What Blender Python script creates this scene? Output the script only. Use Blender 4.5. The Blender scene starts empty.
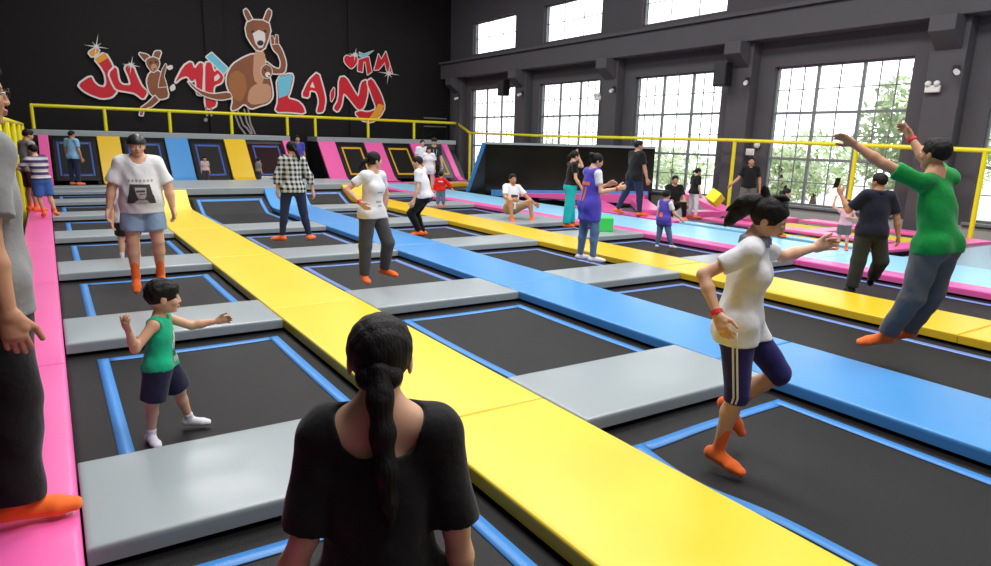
import bpy, bmesh, math, random
import numpy as np
from mathutils import Vector, Matrix
C = bpy.context.scene.collection
SC = bpy.context.scene
rnd = random.Random(7)

# ------------------------------------------------------------------ camera model (metres; pad tops are z = 0)
FPX, CX, CY = 675.84, 495.5, 298.0
PITCH, YAW, ROLL, CAMH = 0.22726, 0.58181, -0.02678, 1.75
def _cam_axes():
    cy, sy = math.cos(YAW), math.sin(YAW)
    f = np.array([sy*math.cos(PITCH), cy*math.cos(PITCH), -math.sin(PITCH)])
    r = np.array([cy, -sy, 0.0]); d = np.cross(f, r)
    cr, sr = math.cos(ROLL), math.sin(ROLL)
    return np.array([r*cr+d*sr, -r*sr+d*cr, f])
RC = _cam_axes()
def ray(u, v):
    return RC.T @ np.array([(u-CX)/FPX, (v-CY)/FPX, 1.0])
def onz(u, v, z=0.0):
    d = ray(u, v); t = (z-CAMH)/d[2]; return Vector((d[0]*t, d[1]*t, z))
def ony(u, v, Y):
    d = ray(u, v); t = Y/d[1]; return Vector((d[0]*t, Y, CAMH+d[2]*t))
def onx(u, v, X):
    d = ray(u, v); t = X/d[0]; return Vector((X, d[1]*t, CAMH+d[2]*t))

cam = bpy.data.cameras.new('camera'); camo = bpy.data.objects.new('camera', cam); C.objects.link(camo)
cam.sensor_width = 36; cam.lens = FPX/991*36; cam.shift_y = (CY-283)/991; cam.clip_end = 300
M = Matrix(((RC[0][0], -RC[1][0], -RC[2][0], 0), (RC[0][1], -RC[1][1], -RC[2][1], 0), (RC[0][2], -RC[1][2], -RC[2][2], CAMH), (0, 0, 0, 1)))
camo.matrix_world = M
SC.camera = camo

# ------------------------------------------------------------------ materials
def lin(c):
    return tuple((x/255/12.92 if x/255 <= .04045 else ((x/255+.055)/1.055)**2.4) for x in c) + (1.0,)
_mats = {}
def mat(name, rgb, rough=.5, spec=.5, metal=0, bump=0, bscale=20, coat=0, var=0, vscale=4, emit=None, stretch=None, sheen=0):
    if name in _mats: return _mats[name]
    m = bpy.data.materials.new(name); m.use_nodes = True
    nt = m.node_tree; b = nt.nodes['Principled BSDF']
    b.inputs['Base Color'].default_value = lin(rgb)
    b.inputs['Roughness'].default_value = rough
    b.inputs['Specular IOR Level'].default_value = spec
    b.inputs['Metallic'].default_value = metal
    b.inputs['Coat Weight'].default_value = coat; b.inputs['Coat Roughness'].default_value = .12
    b.inputs['Sheen Weight'].default_value = sheen
    tc = nt.nodes.new('ShaderNodeTexCoord'); mp = nt.nodes.new('ShaderNodeMapping')
    nt.links.new(tc.outputs['Object'], mp.inputs['Vector'])
    if stretch: mp.inputs['Scale'].default_value = stretch
    if bump:
        n = nt.nodes.new('ShaderNodeTexNoise'); n.inputs['Scale'].default_value = bscale; n.inputs['Detail'].default_value = 4
        nt.links.new(mp.outputs[0], n.inputs['Vector'])
        bp = nt.nodes.new('ShaderNodeBump'); bp.inputs['Strength'].default_value = bump; bp.inputs['Distance'].default_value = .02
        nt.links.new(n.outputs['Fac'], bp.inputs['Height']); nt.links.new(bp.outputs[0], b.inputs['Normal'])
    if var:
        n = nt.nodes.new('ShaderNodeTexNoise'); n.inputs['Scale'].default_value = vscale; n.inputs['Detail'].default_value = 3
        nt.links.new(mp.outputs[0], n.inputs['Vector'])
        mr = nt.nodes.new('ShaderNodeMapRange'); mr.inputs['To Min'].default_value = 1-var; mr.inputs['To Max'].default_value = 1+var
        nt.links.new(n.outputs['Fac'], mr.inputs['Value'])
        mx = nt.nodes.new('ShaderNodeVectorMath'); mx.operation = 'SCALE'; mx.inputs[0].default_value = lin(rgb)[:3]
        nt.links.new(mr.outputs[0], mx.inputs['Scale']); nt.links.new(mx.outputs[0], b.inputs['Base Color'])
    if emit:
        b.inputs['Emission Color'].default_value = lin(rgb); b.inputs['Emission Strength'].default_value = emit
    _mats[name] = m; return m
def vinyl(name, rgb, **k): return mat(name, rgb, rough=.34, spec=.45, bump=.12, bscale=5, var=.03, vscale=1.5, **k)
V_YEL = vinyl('yellow vinyl', (244, 214, 62)); V_YEL2 = vinyl('amber vinyl', (232, 190, 34)); V_BLU = vinyl('blue vinyl', (80, 151, 216))
V_GRY = vinyl('grey vinyl', (158, 167, 171), coat=.1); V_PNK = vinyl('pink vinyl', (244, 104, 176)); V_SKY = vinyl('sky blue vinyl', (150, 210, 244))
V_PALE = vinyl('pale grey blue vinyl', (140, 172, 196)); V_BLK = vinyl('black vinyl', (28, 27, 28))
MATB = mat('woven black mat', (20, 18, 18), rough=.55, spec=.3, bump=.25, bscale=140, var=.12, vscale=2)
MATG = mat('woven grey mat', (92, 96, 104), rough=.5, bump=.2, bscale=140)
MATY = mat('woven yellow mat', (214, 190, 40), rough=.6, bump=.2, bscale=140)
TAPED = mat('dull blue tape', (54, 84, 160), rough=.5); TAPE = mat('blue tape', (66, 140, 214), rough=.4, spec=.5); TAPEY = mat('yellow tape', (226, 172, 40), rough=.4)
TAPEV = mat('pale violet tape', (108, 138, 206), rough=.4)
STEEL = mat('dark steel', (40, 40, 44), rough=.4, metal=.7)
WALLR = mat('charcoal plaster', (84, 82, 86), rough=.8, spec=.2, bump=.1, bscale=6, var=.06, vscale=.7)
WALLB = mat('black wall paint', (27, 24, 25), rough=.75, spec=.25, bump=.1, bscale=5, var=.08, vscale=.6)
WALLL = mat('pale grey plaster', (150, 148, 146), rough=.9, bump=.1, bscale=6)
PAINTY = mat('yellow rail paint', (236, 224, 30), rough=.35)
FRAME = mat('grey window frame', (120, 124, 128), rough=.5)
FLOORM = mat('black concrete', (26, 25, 26), rough=.7, bump=.1, bscale=8)
def glass_mat():
    m = bpy.data.materials.new('window glass'); m.use_nodes = True; nt = m.node_tree; nt.nodes.clear()
    o = nt.nodes.new('ShaderNodeOutputMaterial'); t = nt.nodes.new('ShaderNodeBsdfTransparent'); g = nt.nodes.new('ShaderNodeBsdfGlossy')
    g.inputs['Roughness'].default_value = .02
    lw = nt.nodes.new('ShaderNodeLayerWeight'); pw = nt.nodes.new('ShaderNodeMath'); pw.operation = 'POWER'; pw.inputs[1].default_value = 5; nt.links.new(lw.outputs['Facing'], pw.inputs[0])
    fr = nt.nodes.new('ShaderNodeMath'); fr.operation = 'MULTIPLY_ADD'; fr.inputs[1].default_value = .6; fr.inputs[2].default_value = .03; nt.links.new(pw.outputs[0], fr.inputs[0]); mx = nt.nodes.new('ShaderNodeMixShader')
    nt.links.new(fr.outputs[0], mx.inputs[0]); nt.links.new(t.outputs[0], mx.inputs[1]); nt.links.new(g.outputs[0], mx.inputs[2]); nt.links.new(mx.outputs[0], o.inputs[0])
    return m
GLASS = glass_mat()

# ------------------------------------------------------------------ mesh helpers
def obj(name, bm, m, parent=None, loc=None, smooth=False):
    me = bpy.data.meshes.new(name)
    if isinstance(bm, bmesh.types.BMesh):
        bm.normal_update(); bm.to_mesh(me); bm.free()
    for mm in (m if isinstance(m, (list, tuple)) else [m]): me.materials.append(mm)
    if smooth:
        me.polygons.foreach_set('use_smooth', [True]*len(me.polygons))
    o = bpy.data.objects.new(name, me); C.objects.link(o)
    if parent: o.parent = parent
    if loc is not None: o.location = loc
    return o
def tag(o, label=None, cat=None, group=None, kind=None):
    if label: o['label'] = label
    if cat: o['category'] = cat
    if group: o['group'] = group
    if kind: o['kind'] = kind
    return o
def empty(name, loc=(0, 0, 0), rz=0):
    o = bpy.data.objects.new(name, None); o.empty_display_size = .1; C.objects.link(o); o.location = loc; o.rotation_euler = (0, 0, rz); return o
def struct(name, bm, m, parent=None):
    o = obj(name, bm, m, parent)
    if not parent: o['kind'] = 'structure'
    return o
def box(bm, x0, x1, y0, y1, z0, z1, bev=0, seg=2):
    vs = [bm.verts.new(p) for p in ((x0,y0,z0),(x1,y0,z0),(x1,y1,z0),(x0,y1,z0),(x0,y0,z1),(x1,y0,z1),(x1,y1,z1),(x0,y1,z1))]
    fs = [bm.faces.new([vs[i] for i in f]) for f in ((3,2,1,0),(4,5,6,7),(0,1,5,4),(1,2,6,5),(2,3,7,6),(3,0,4,7))]
    if bev:
        es = list({e for f in fs for e in f.edges})
        bmesh.ops.bevel(bm, geom=es, offset=bev, segments=seg, affect='EDGES', profile=.5)
    return bm
def prism(bm, pts, dvec, bev=0, seg=2):
    """closed polygon pts (3D, planar) extruded by dvec"""
    a = [bm.verts.new(p) for p in pts]; d = Vector(dvec); b = [bm.verts.new(Vector(p)+d) for p in pts]; n = len(pts)
    fs = [bm.faces.new(a), bm.faces.new(b[::-1])] + [bm.faces.new((a[i], b[i], b[(i+1)%n], a[(i+1)%n])) for i in range(n)]
    bmesh.ops.recalc_face_normals(bm, faces=fs)
    if bev:
        es = list({e for f in fs for e in f.edges})
        bmesh.ops.bevel(bm, geom=es, offset=bev, segments=seg, affect='EDGES', profile=.5)
    return bm
def tube(bm, pts, r, seg=10, caps=True):
    pts = [Vector(p) for p in pts]; rings = []
    for i, p in enumerate(pts):
        d = (pts[min(i+1, len(pts)-1)]-pts[max(i-1, 0)]).normalized()
        u = d.cross(Vector((0, 0, 1)));
        if u.length < .05: u = d.cross(Vector((0, 1, 0)))
        u.normalize(); w = d.cross(u); rr = r[i] if isinstance(r, (list, tuple)) else r
        rings.append([bm.verts.new(p+u*rr*math.cos(2*math.pi*k/seg)+w*rr*math.sin(2*math.pi*k/seg)) for k in range(seg)])
    for a, b in zip(rings, rings[1:]):
        for k in range(seg): bm.faces.new((a[k], a[(k+1)%seg], b[(k+1)%seg], b[k]))
    if caps: bm.faces.new(rings[0][::-1]); bm.faces.new(rings[-1])
    return bm
def sphere(bm, c, r, seg=14, ring=9):
    mtx = Matrix.Translation(c) @ Matrix.Diagonal((*(r if isinstance(r, (tuple, list)) else (r, r, r)), 1))
    bmesh.ops.create_uvsphere(bm, u_segments=seg, v_segments=ring, radius=1, matrix=mtx); return bm
NB = bmesh.new

# ------------------------------------------------------------------ the setting
XW = 17.0           # window wall
YB = 30.4           # graffiti wall
XL = -1.3
HALL = 9.5
b = NB(); box(b, XL-.3, XW+.4, -4, YB+.4, -.75, -.6); struct('floor', b, FLOORM)
b = NB(); box(b, XL-.3, XW+.4, -4, YB+.4, HALL, HALL+.15); struct('ceiling', b, WALLL)
b = NB(); box(b, XL-.3, XL, -4, YB, -.6, HALL); struct('wall_left', b, WALLB)
b = NB(); box(b, XL, XW, -4.2, -4, -.6, HALL); struct('wall_front', b, WALLL)
# back wall with one unseen gable window, added to throw glare on the pads
b = NB()
gx0, gx1, gz0, gz1 = -.3, 2.6, 7.0, 9.0
box(b, XL, XW, YB, YB+.3, -.6, gz0); box(b, XL, XW, YB, YB+.3, gz1, HALL); box(b, XL, gx0, YB, YB+.3, gz0, gz1); box(b, gx1, XW, YB, YB+.3, gz0, gz1)
for cx_ in (5.75, 11.75): box(b, cx_, cx_+.72, YB-.1, YB, -.6, HALL)
struct('wall_back', b, WALLB)
def window(n, axis, base, a0, a1, z0, z1, cols, rows, thick_c, thick_r, depth=.07):
    """frame + bars as structure, one glass child. axis 'x': wall plane X=base, bars run along Y"""
    b = NB()
    def bar(u0, u1, w0, w1, d=depth):
        if axis == 'x': box(b, base-d/2, base+d/2, u0, u1, w0, w1)
        else: box(b, u0, u1, base-d/2, base+d/2, w0, w1)
    f = .05
    bar(a0, a1, z0, z0+f); bar(a0, a1, z1-f, z1); bar(a0, a0+f, z0, z1); bar(a1-f, a1, z0, z1)
    for t in cols:
        w = .035 if t in thick_c else .013
        c = a0+(a1-a0)*t; bar(c-w, c+w, z0+f, z1-f, depth if t in thick_c else depth*.35)
    for t in rows:
        w = .035 if t in thick_r else .013
        c = z0+(z1-z0)*t; bar(a0+f, a1-f, c-w, c+w, depth*1.1 if t in thick_r else depth*.35)
    o = struct('window_%d' % n, b, FRAME)
    b = NB()
    if axis == 'x': box(b, base-.004, base+.004, a0+f, a1-f, z0+f, z1-f)
    else: box(b, a0+f, a1-f, base-.004, base+.004, z0+f, z1-f)
    obj('glass', b, GLASS, o); return o
CT = (1/9, 2/9, 1/3, .5, 2/3, 7/9, 8/9)
KS = 17/16.4
wins = [(a*KS, .28, 1.75+(c-1.75)*KS) for a, c in ((4.85, 3.80), (10.0, 3.86), (15.2, 3.92), (20.45, 3.98), (25.65, 4.02))]
HW = 1.76*KS
b = NB()
zc0, zc1 = 5.62, 7.0
prev = -4
for yc, z0, z1 in wins:
    box(b, XW, XW+.3, prev, yc-HW, -.6, zc0)
    box(b, XW, XW+.3, yc-HW, yc+HW, -.6, z0); box(b, XW, XW+.3, yc-HW, yc+HW, z1, zc0); prev = yc+HW
box(b, XW, XW+.3, prev, YB+.3, -.6, zc0); box(b, XW, XW+.3, -4, YB+.3, zc1, HALL)
prev = -4
for yc, z0, z1 in wins: box(b, XW, XW+.3, prev, yc-HW+.1, zc0, zc1); prev = yc+HW-.1
box(b, XW, XW+.3, prev, YB+.3, zc0, zc1)
struct('wall_right', b, WALLR)
b = NB()
for a, c in ((2.75, 7.3), (8.08, 12.67), (13.45, 18.08), (18.86, 23.5)): box(b, XW-.03, XW, a, c, -.6, .20, .005)
struct('baseboard_right', b, mat('light grey skirting plaster', (176, 173, 170), rough=.9))
for i, (yc, z0, z1) in enumerate(wins):
    window(i+1, 'x', XW+.16, yc-HW, yc+HW, z0, z1, CT, tuple(k/6 for k in range(1, 6)), (1/3, 2/3), (2/6, 4/6))
    window(i+6, 'x', XW+.16, yc-HW+.1, yc+HW-.1, zc0, zc1, (1/3, 2/3), (.5,), (), ())
    b = NB(); box(b, XW-.1, XW, yc-HW-.1, yc+HW+.1, z0-.07, z0, .01); struct('trim_%d' % (i+1), b, FRAME)
window(11, 'y', YB+.16, gx0, gx1, gz0, gz1, (1/3, 2/3), (.5,), (1/3, 2/3), (.5,))  # the added gable window, out of view
# crane beam along the window wall, carried on columns with corbels
b = NB(); box(b, XW-.55, XW, -4, YB, 4.62, 5.3, .02); box(b, XW-.65, XW-.02, -4, YB, 5.3, 5.4, .01); struct('trim_beam', b, WALLR)
for k, yc in enumerate((2.33, 7.69, 13.06, 18.47, 23.9, 29.2)):
    b = NB(); box(b, XW-.35, XW, yc-.37, yc+.37, -.6, 4.62, .015)
    prism(b, [(XW-.35, yc-.27, 3.95), (XW-.8, yc-.27, 4.3), (XW-.8, yc-.27, 4.62), (XW-.35, yc-.27, 4.62)], (0, .54, 0), .015)
    struct('trim_column_%d' % (k+1), b, WALLR)

# things on the window wall
def wall_thing(name, label, cat, bmfun, m, group=None):
    b = NB(); bmfun(b); return tag(obj(name, b, m), label, cat, group)
BLKP = mat('black plastic', (24, 24, 26), rough=.45); WHTP = mat('white plastic', (225, 225, 222), rough=.4)
def loudspeaker(y, z, label):
    t = tag(empty('loudspeaker', (XW-.68, y, z)), label, 'loudspeaker', 'loudspeakers on the wall columns')
    b = NB(); prism(b, [(-.2, -.22, -.32), (.16, -.16, -.32), (.16, .16, -.32), (-.2, .22, -.32)], (0, 0, .64), .02); obj('cabinet', b, BLKP, t)
    b = NB(); box(b, -.215, -.2, -.19, .19, -.28, .28, .006); obj('grille', b, mat('speaker grille', (46, 46, 50), rough=.7, bump=.5, bscale=200), t)
    b = NB(); tube(b, [(.16, 0, 0), (.29, 0, .0)], .03); obj('wall_mount', b, STEEL, t)
p = onx(726, 75, XW-.6); loudspeaker(p.y, p.z, 'black loudspeaker on the column left of the largest window')
p = onx(506, 88, XW-.6); loudspeaker(p.y, p.z, 'black loudspeaker on the far column between the two small windows')
def security_camera(p, label):
    t = tag(empty('security_camera', p), label, 'camera', 'security cameras on the columns')
    b = NB(); tube(b, [(-.16, -.1, -.05), (.04, .02, .0)], .055, 12); obj('housing', b, WHTP, t)
    b = NB(); tube(b, [(.04, .02, 0), (.16, .08, .06)], .022, 8); box(b, .13, .17, 0, .14, -.02, .14, .01); obj('wall_mount', b, BLKP, t)
for (u, v), l in (((746, 82), 'white security camera on the column beside the loudspeaker'), ((956, 71), 'white security camera high on the right-hand column'),
                  ((612, 90), 'white security camera on the column left of the tall middle window'), ((520, 94), 'white security camera on the column beside the far loudspeaker'), ((457, 98), 'white security camera on the column nearest the back corner')):
    security_camera(onx(u, v, XW-.56), l)
def emergency_light(p, label):
    t = tag(empty('emergency_light', p), label, 'lamp', 'emergency lights')
    b = NB(); box(b, -.06, .03, -.16, .16, -.08, .08, .03, 3); obj('body', b, WHTP, t)
    for s in (-1, 1):
        b = NB(); sphere(b, (-.06, s*.09, .11), .065); obj('lamp_head', b, WHTP, t)
emergency_light(onx(933, 89, XW-.40), 'white twin-head emergency light on the right-hand column')
emergency_light(onx(598, 98, XW-.38), 'white emergency light at the edge of the second window')
b = NB(); p = onx(750, 152, XW-.37); box(b, p.x-.02, p.x+.02, p.y-.13, p.y+.13, p.z-.09, p.z+.09, .01); tag(obj('socket_box', b, WHTP), 'small white socket box on the column behind the yellow post', 'socket')
b = NB(); p = onx(757, 145, XW-.05); sphere(b, p, (.07, .1, .1)); tag(obj('wall_lamp', b, WHTP), 'round white wall lamp above the socket box', 'lamp')

# ------------------------------------------------------------------ rails
def rail_thing(label, top, posts, r=.045, name='railing'):
    t = tag(empty(name, (0, 0, 0)), label, 'railing')
    b = NB(); tube(b, top, r, 10); obj('top_rail', b, PAINTY, t)
    for a, c in posts:
        b = NB(); tube(b, [a, c], r, 10); obj('post', b, PAINTY, t)
    return t
YR = 29.2
L0, L1 = ony(30, 105, YR), ony(457, 123.3, YR)
zpl = 1.72
posts = []
for u in (31, 104, 169, 231, 287, 315, 368, 414, 457):
    f = (u-30)/(457-30); tp = L0.lerp(L1, f)
    tp = ony(u, 105+18.3*f, YR); posts.append((tp, (tp.x, YR, zpl+.05)))
E1 = onx(470, 133, 16.0)
rail_thing('long yellow railing on the platform below the graffiti', [L0, L1, E1], posts, .06)
R1 = onx(735, 140.3, 16.0); R2 = onx(986, 150.5, 16.0); R3 = R2+(R2-R1)*1.2
def down(p, z=0): return (p.x, p.y, z)
Rm = onx(857, 145, 16.0); R0 = onx(548, 136, 16.0)
rail_thing('yellow railing running in front of the tall windows', [E1, R0, R1, Rm, R2, R3], [(E1, down(E1)), (R1, down(R1)), (R2, down(R2)), (Rm, down(Rm))], .05)
# left padded fence
t = tag(empty('padded_fence', (0, 0, 0)), 'yellow padded fence posts along the left edge of the court', 'fence')
fx = -.58
for Y in (12.4, 15.3, 18.6, 22.4, 26.4):
    b = NB(); tube(b, [(fx, Y, -.58), (fx, Y, 1.86)], .075, 14); obj('post', b, PAINTY, t)
b = NB(); tube(b, [(fx, 11.0, 1.9), (fx, 28.0, 1.9)], .05, 10); obj('top_rail', b, PAINTY, t)
NET = mat('black netting', (30, 29, 30), rough=.9, bump=.6, bscale=60)
b = NB(); box(b, fx-.3, fx-.28, 11, 28, -.5, 1.8); obj('net', b, NET, t)

# ------------------------------------------------------------------ the court
PT = .09; ZM = -.12
def pad_box(bm, x0, x1, y0, y1, z=0, th=PT, bev=.022): return box(bm, x0, x1, y0, y1, z-th, z, bev, 3)
def soft_pad(x0, x1, y0, y1, z=0, th=PT, crown=.012):
    """upholstered pad: bevelled box, top softly crowned"""
    bm = NB(); bev = .013
    nx = max(2, int((x1-x0)/.22)); ny = max(2, int((y1-y0)/.22))
    def g(u, v): return crown*(1-(2*u-1)**4)*(1-(2*v-1)**4)
    xs = [x0, x0+bev*.35, x0+bev]+[x0+2.5*bev+(x1-x0-5*bev)*i/nx for i in range(nx+1)]+[x1-bev, x1-bev*.35, x1]
    ys = [y0, y0+bev*.35, y0+bev]+[y0+2.5*bev+(y1-y0-5*bev)*i/ny for i in range(ny+1)]+[y1-bev, y1-bev*.35, y1]
    def drop(t, n):
        return {0: bev, 1: bev*.3}.get(min(t, n-1-t), 0)
    V = [[bm.verts.new((x, y, z - max(drop(i, len(xs)), drop(j, len(ys))) + g((x-x0)/(x1-x0), (y-y0)/(y1-y0)) + (rnd.random()-.5)*.0016)) for j, y in enumerate(ys)] for i, x in enumerate(xs)]
    for i in range(len(xs)-1):
        for j in range(len(ys)-1): bm.faces.new((V[i][j], V[i+1][j], V[i+1][j+1], V[i][j+1]))
    rim = [V[i][0] for i in range(len(xs))]+[V[-1][j] for j in range(1, len(ys))]+[V[i][-1] for i in range(len(xs)-2, -1, -1)]+[V[0][j] for j in range(len(ys)-2, 0, -1)]
    n = len(rim); prev = rim
    for zz_ in (z-bev*2.2, z-th+bev, z-th):
        low = [bm.verts.new((v.co.x, v.co.y, zz_)) for v in rim]
        for i in range(n): bm.faces.new((prev[i], low[i], low[(i+1)%n], prev[(i+1)%n]))
        prev = low
    bm.faces.new([bm.verts.new(v.co) for v in low])
    bmesh.ops.recalc_face_normals(bm, faces=bm.faces[:])
    return bm
def pad(name, x0, x1, y0, y1, m, label, group=None, z=0, th=PT):
    o = obj(name, soft_pad(x0, x1, y0, y1, z, th), m, smooth=True)
    md = o.data; 
    return tag(o, label, 'pad', group)
ORD = ['first', 'second', 'third', 'fourth', 'fifth', 'sixth', 'seventh', 'eighth', 'ninth', 'tenth']
PER = 3.405
C1 = (-.03, 1.78); Y1 = (1.79, 2.765); C2 = (2.775, 4.61); B1 = (4.62, 5.66); C3 = (5.67, 7.43); Y2 = (7.44, 8.42); C4 = (8.43, 10.12)
def bk(k): return 4.03+PER*k
colname = {1: 'beside the pink strip', 2: 'between near yellow and blue lanes', 3: 'between blue and far yellow lanes', 4: 'beside the sky blue lane'}
# cross pads
def bars(col, x, ks, w=.93):
    for n, k in enumerate(ks):
        pad('cross_pad', x[0], x[1], bk(k)-w, bk(k), V_GRY, 'grey vinyl cross pad, %s from the camera %s' % (ORD[n], colname[col]), 'grey cross pads between trampolines')
bars(1, C1, range(0, 7)); bars(2, C2, range(0, 4)); bars(3, C3, range(1, 5)); bars(4, C4, (1, 2))
pad('cross_pad', C4[0], C4[1], 12.15, 14.2, V_GRY, 'wide grey vinyl pad the seated man in khaki shorts sits on', 'grey cross pads between trampolines')
pad('cross_pad', C4[0], C4[1], 16.6, 17.67, V_GRY, 'grey vinyl cross pad the toddler in red stands by', 'grey cross pads between trampolines')
pad('cross_pad', C4[0], C4[1], 20.2, 21.1, V_GRY, 'grey vinyl cross pad farthest back in the column beside the sky blue lane', 'grey cross pads between trampolines')
pad('cross_pad', C1[0], C1[1], 25.5, 26.25, V_GRY, 'grey vinyl cross pad at the foot of the back wall trampolines', 'grey cross pads between trampolines')
# lanes: one pad per bay
def lane(x, m, colour, y_edges, where):
    for n, (a, c) in enumerate(zip(y_edges, y_edges[1:])):
        pad('lane_pad', x[0], x[1], a+.004, c-.004, m, '%s vinyl lane pad, %s from the camera along the %s' % (colour, ORD[n], where), '%s lane pads' % where)
ye = [-1.5]+[bk(k)-.47 for k in range(0, 4)]+[17.3]
lane(Y1, V_YEL, 'yellow', ye, 'near yellow lane'); lane(B1, V_BLU, 'blue', ye[:-1]+[17.3], 'blue lane')
lane(Y2, V_YEL2, 'yellow', [-1.5, 2.9, 6.96, 10.4, 13.8, 17.2, 19.2], 'far yellow lane')
lane((-.46, -.04), V_PNK, 'pink', [-1.5, 2.55, 5.95, 9.35, 12.75, 16.2, 19.6, 23, 27.4], 'pink strip by the padded fence')
lane((10.13, 10.52), V_PNK, 'pink', [-1.5, 3, 6.4, 9.8, 13.2, 16.6, 20, 23.4, 25.4], 'sky blue lane border')
lane((10.53, 12.2), V_SKY, 'sky blue', [-1.5, 3, 6.4, 9.8, 13.2, 16.6, 20, 23.4, 25.4], 'wide sky blue lane')

# beds: mat + four strips of tape
def bed(x0, x1, y0, y1, label, tapem=TAPE, z=ZM, dips=(), m=MATB, ins=(.19, .12, .16, .16), tw=.085, curve=None, sag=.035, ext=.08):
    t = tag(empty('trampoline_bed', (0, 0, 0)), label, 'trampoline', 'trampoline beds')
    def zz(x, y):
        u = (x-x0)/(x1-x0); v = (y-y0)/(y1-y0)
        h = z - sag*(1-(2*u-1)**2)*(1-(2*v-1)**2)
        for (dx, dy, s, dep) in dips: h -= dep*math.exp(-((x-dx)**2+(y-dy)**2)/s**2)
        return h if curve is None else curve(x, y, h)
    def sheet(a0, a1, c0, c1, dz, step, th):
        bm = NB(); nx = max(2, int(abs(a1-a0)/step)); ny = max(2, int(abs(c1-c0)/step))
        top = []; low = []
        for i in range(nx+1):
            x = a0+(a1-a0)*i/nx
            top.append([]); low.append([])
            for j in range(ny+1):
                y = c0+(c1-c0)*j/ny; h = zz(x, y)+dz
                top[-1].append(bm.verts.new((x, y, h))); low[-1].append(bm.verts.new((x, y, h-th)))
        for i in range(nx):
            for j in range(ny):
                bm.faces.new((top[i][j], top[i+1][j], top[i+1][j+1], top[i][j+1])); bm.faces.new((low[i][j], low[i][j+1], low[i+1][j+1], low[i+1][j]))
        for i in range(nx):
            bm.faces.new((top[i][0], low[i][0], low[i+1][0], top[i+1][0])); bm.faces.new((top[i][ny], top[i+1][ny], low[i+1][ny], low[i][ny]))
        for j in range(ny):
            bm.faces.new((top[0][j], top[0][j+1], low[0][j+1], low[0][j])); bm.faces.new((top[nx][j], low[nx][j], low[nx][j+1], top[nx][j+1]))
        return bm
    obj('mat', sheet(x0-ext, x1+ext, y0-.08, y1+ext, 0, .11, .02), m, t, smooth=True)
    a0, a1, c0, c1 = x0+ins[0], x1-ins[1], y0+ins[2], y1-ins[3]
    obj('marking_tape', sheet(a0, a0+tw, c0, c1, .006, .055, .004), tapem, t, smooth=True)
    obj('marking_tape', sheet(a1-tw, a1, c0, c1, .006, .055, .004), tapem, t, smooth=True)
    obj('marking_tape', sheet(a0+tw, a1-tw, c0, c0+tw, .006, .055, .004), tapem, t, smooth=True)
    obj('marking_tape', sheet(a0+tw, a1-tw, c1-tw, c1, .006, .055, .004), tapem, t, smooth=True)
    return t
# ------------------------------------------------------------------ beds of the court
b = NB()
for x in (Y1, B1, Y2): box(b, x[0]+.06, x[1]-.06, -2, 17.2, -.6, -PT-.002)
box(b, -.42, -.1, -2, 27.3, -.6, -PT-.002); box(b, 10.2, 12.15, -2, 25.3, -.6, -PT-.002); box(b, 12.27, 16.6, -2, 20, -.6, -.3)
for x, ks in ((C1, range(0, 7)), (C2, range(0, 4)), (C3, range(1, 5)), (C4, (1, 2))):
    for k in ks: box(b, x[0]+.06, x[1]-.06, bk(k)-.87, bk(k)-.06, -.6, -PT-.002)
box(b, C4[0]+.06, C4[1]-.06, 12.2, 14.1, -.6, -PT-.002); box(b, C4[0]+.06, C4[1]-.06, 16.65, 17.6, -.6, -PT-.002); box(b, C4[0]+.06, C4[1]-.06, 20.25, 21.05, -.6, -PT-.002)
box(b, C1[0]+.06, C1[1]-.06, 25.55, 26.2, -.6, -PT-.002)
struct('steel_frame', b, STEEL)

def cedges(k0, k1, w=.93): return [(bk(k), bk(k+1)-w) for k in range(k0, k1)]
SPOT1 = ['nearest the camera, under the woman in black', 'under the toddler in the green shirt', 'under the person in the black helmet', 'behind the person in the black helmet']
_p = onz(381, 319, 1.36); _r = ray(380, 359); _d = math.hypot(_p.x, _p.y)*1.10; _t = _d/math.hypot(_r[0], _r[1]); HZ = CAMH+_r[2]*_t
FGX, FGY = _r[0]*_t, _r[1]*_t; FGZ = HZ-1.475
for n, (a, c) in enumerate([(.2, bk(0)-.93)]+cedges(0, 6)+[(bk(6), 25.5)]):
    lab = 'black trampoline bed %s, leftmost column' % SPOT1[n] if n < 4 else 'black trampoline bed, %s from the camera in the leftmost column' % ORD[n]
    bed(C1[0], C1[1], a, c, lab, ins=(.21, .1, .17, .17), dips=((.85, 8.6, .5, .03), (FGX, FGY, .38, max(-.12-.03-FGZ, .0)+.12)))
bed(C2[0], C2[1], -1.5, bk(0)-.93, 'black trampoline bed under the running woman, between yellow and blue lanes', dips=((3.05, 2.45, .42, .07),), ins=(.2, .1, .2, .22))
lab2 = ['black trampoline bed in front of the woman with grey trousers, between the lanes', 'black trampoline bed the woman with grey trousers stands on', 'black trampoline bed in front of the woman in the plaid shirt']
for n, (a, c) in enumerate(cedges(0, 3)): bed(C2[0], C2[1], a, c, lab2[n], ins=(.2, .1, .18, .18), tapem=TAPE if n == 0 else TAPEV)
def ramp(y0, y1, h, flat=None):
    def f(x, y, z):
        t = min(max((y-y0)/(y1-y0), 0), 1); return z+h*(t**1.25)
    return f
bed(C2[0], C2[1], bk(3), 17.93, 'black trampoline bed curving up to the raised grey walkway, left of the blue lane', curve=ramp(17.1, 18.05, .42), ins=(.16, .12, .18, .1), sag=.02, ext=-.01)
bed(C3[0], C3[1], -1.5, bk(1)-.93, 'long black trampoline bed under the jumping man in green', TAPEV, ins=(.16, .14, .2, .18))
lab3 = ['black trampoline bed behind the woman in the number 11 jersey', 'black trampoline bed beside the crouching youth', 'black trampoline bed behind the crouching youth']
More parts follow.
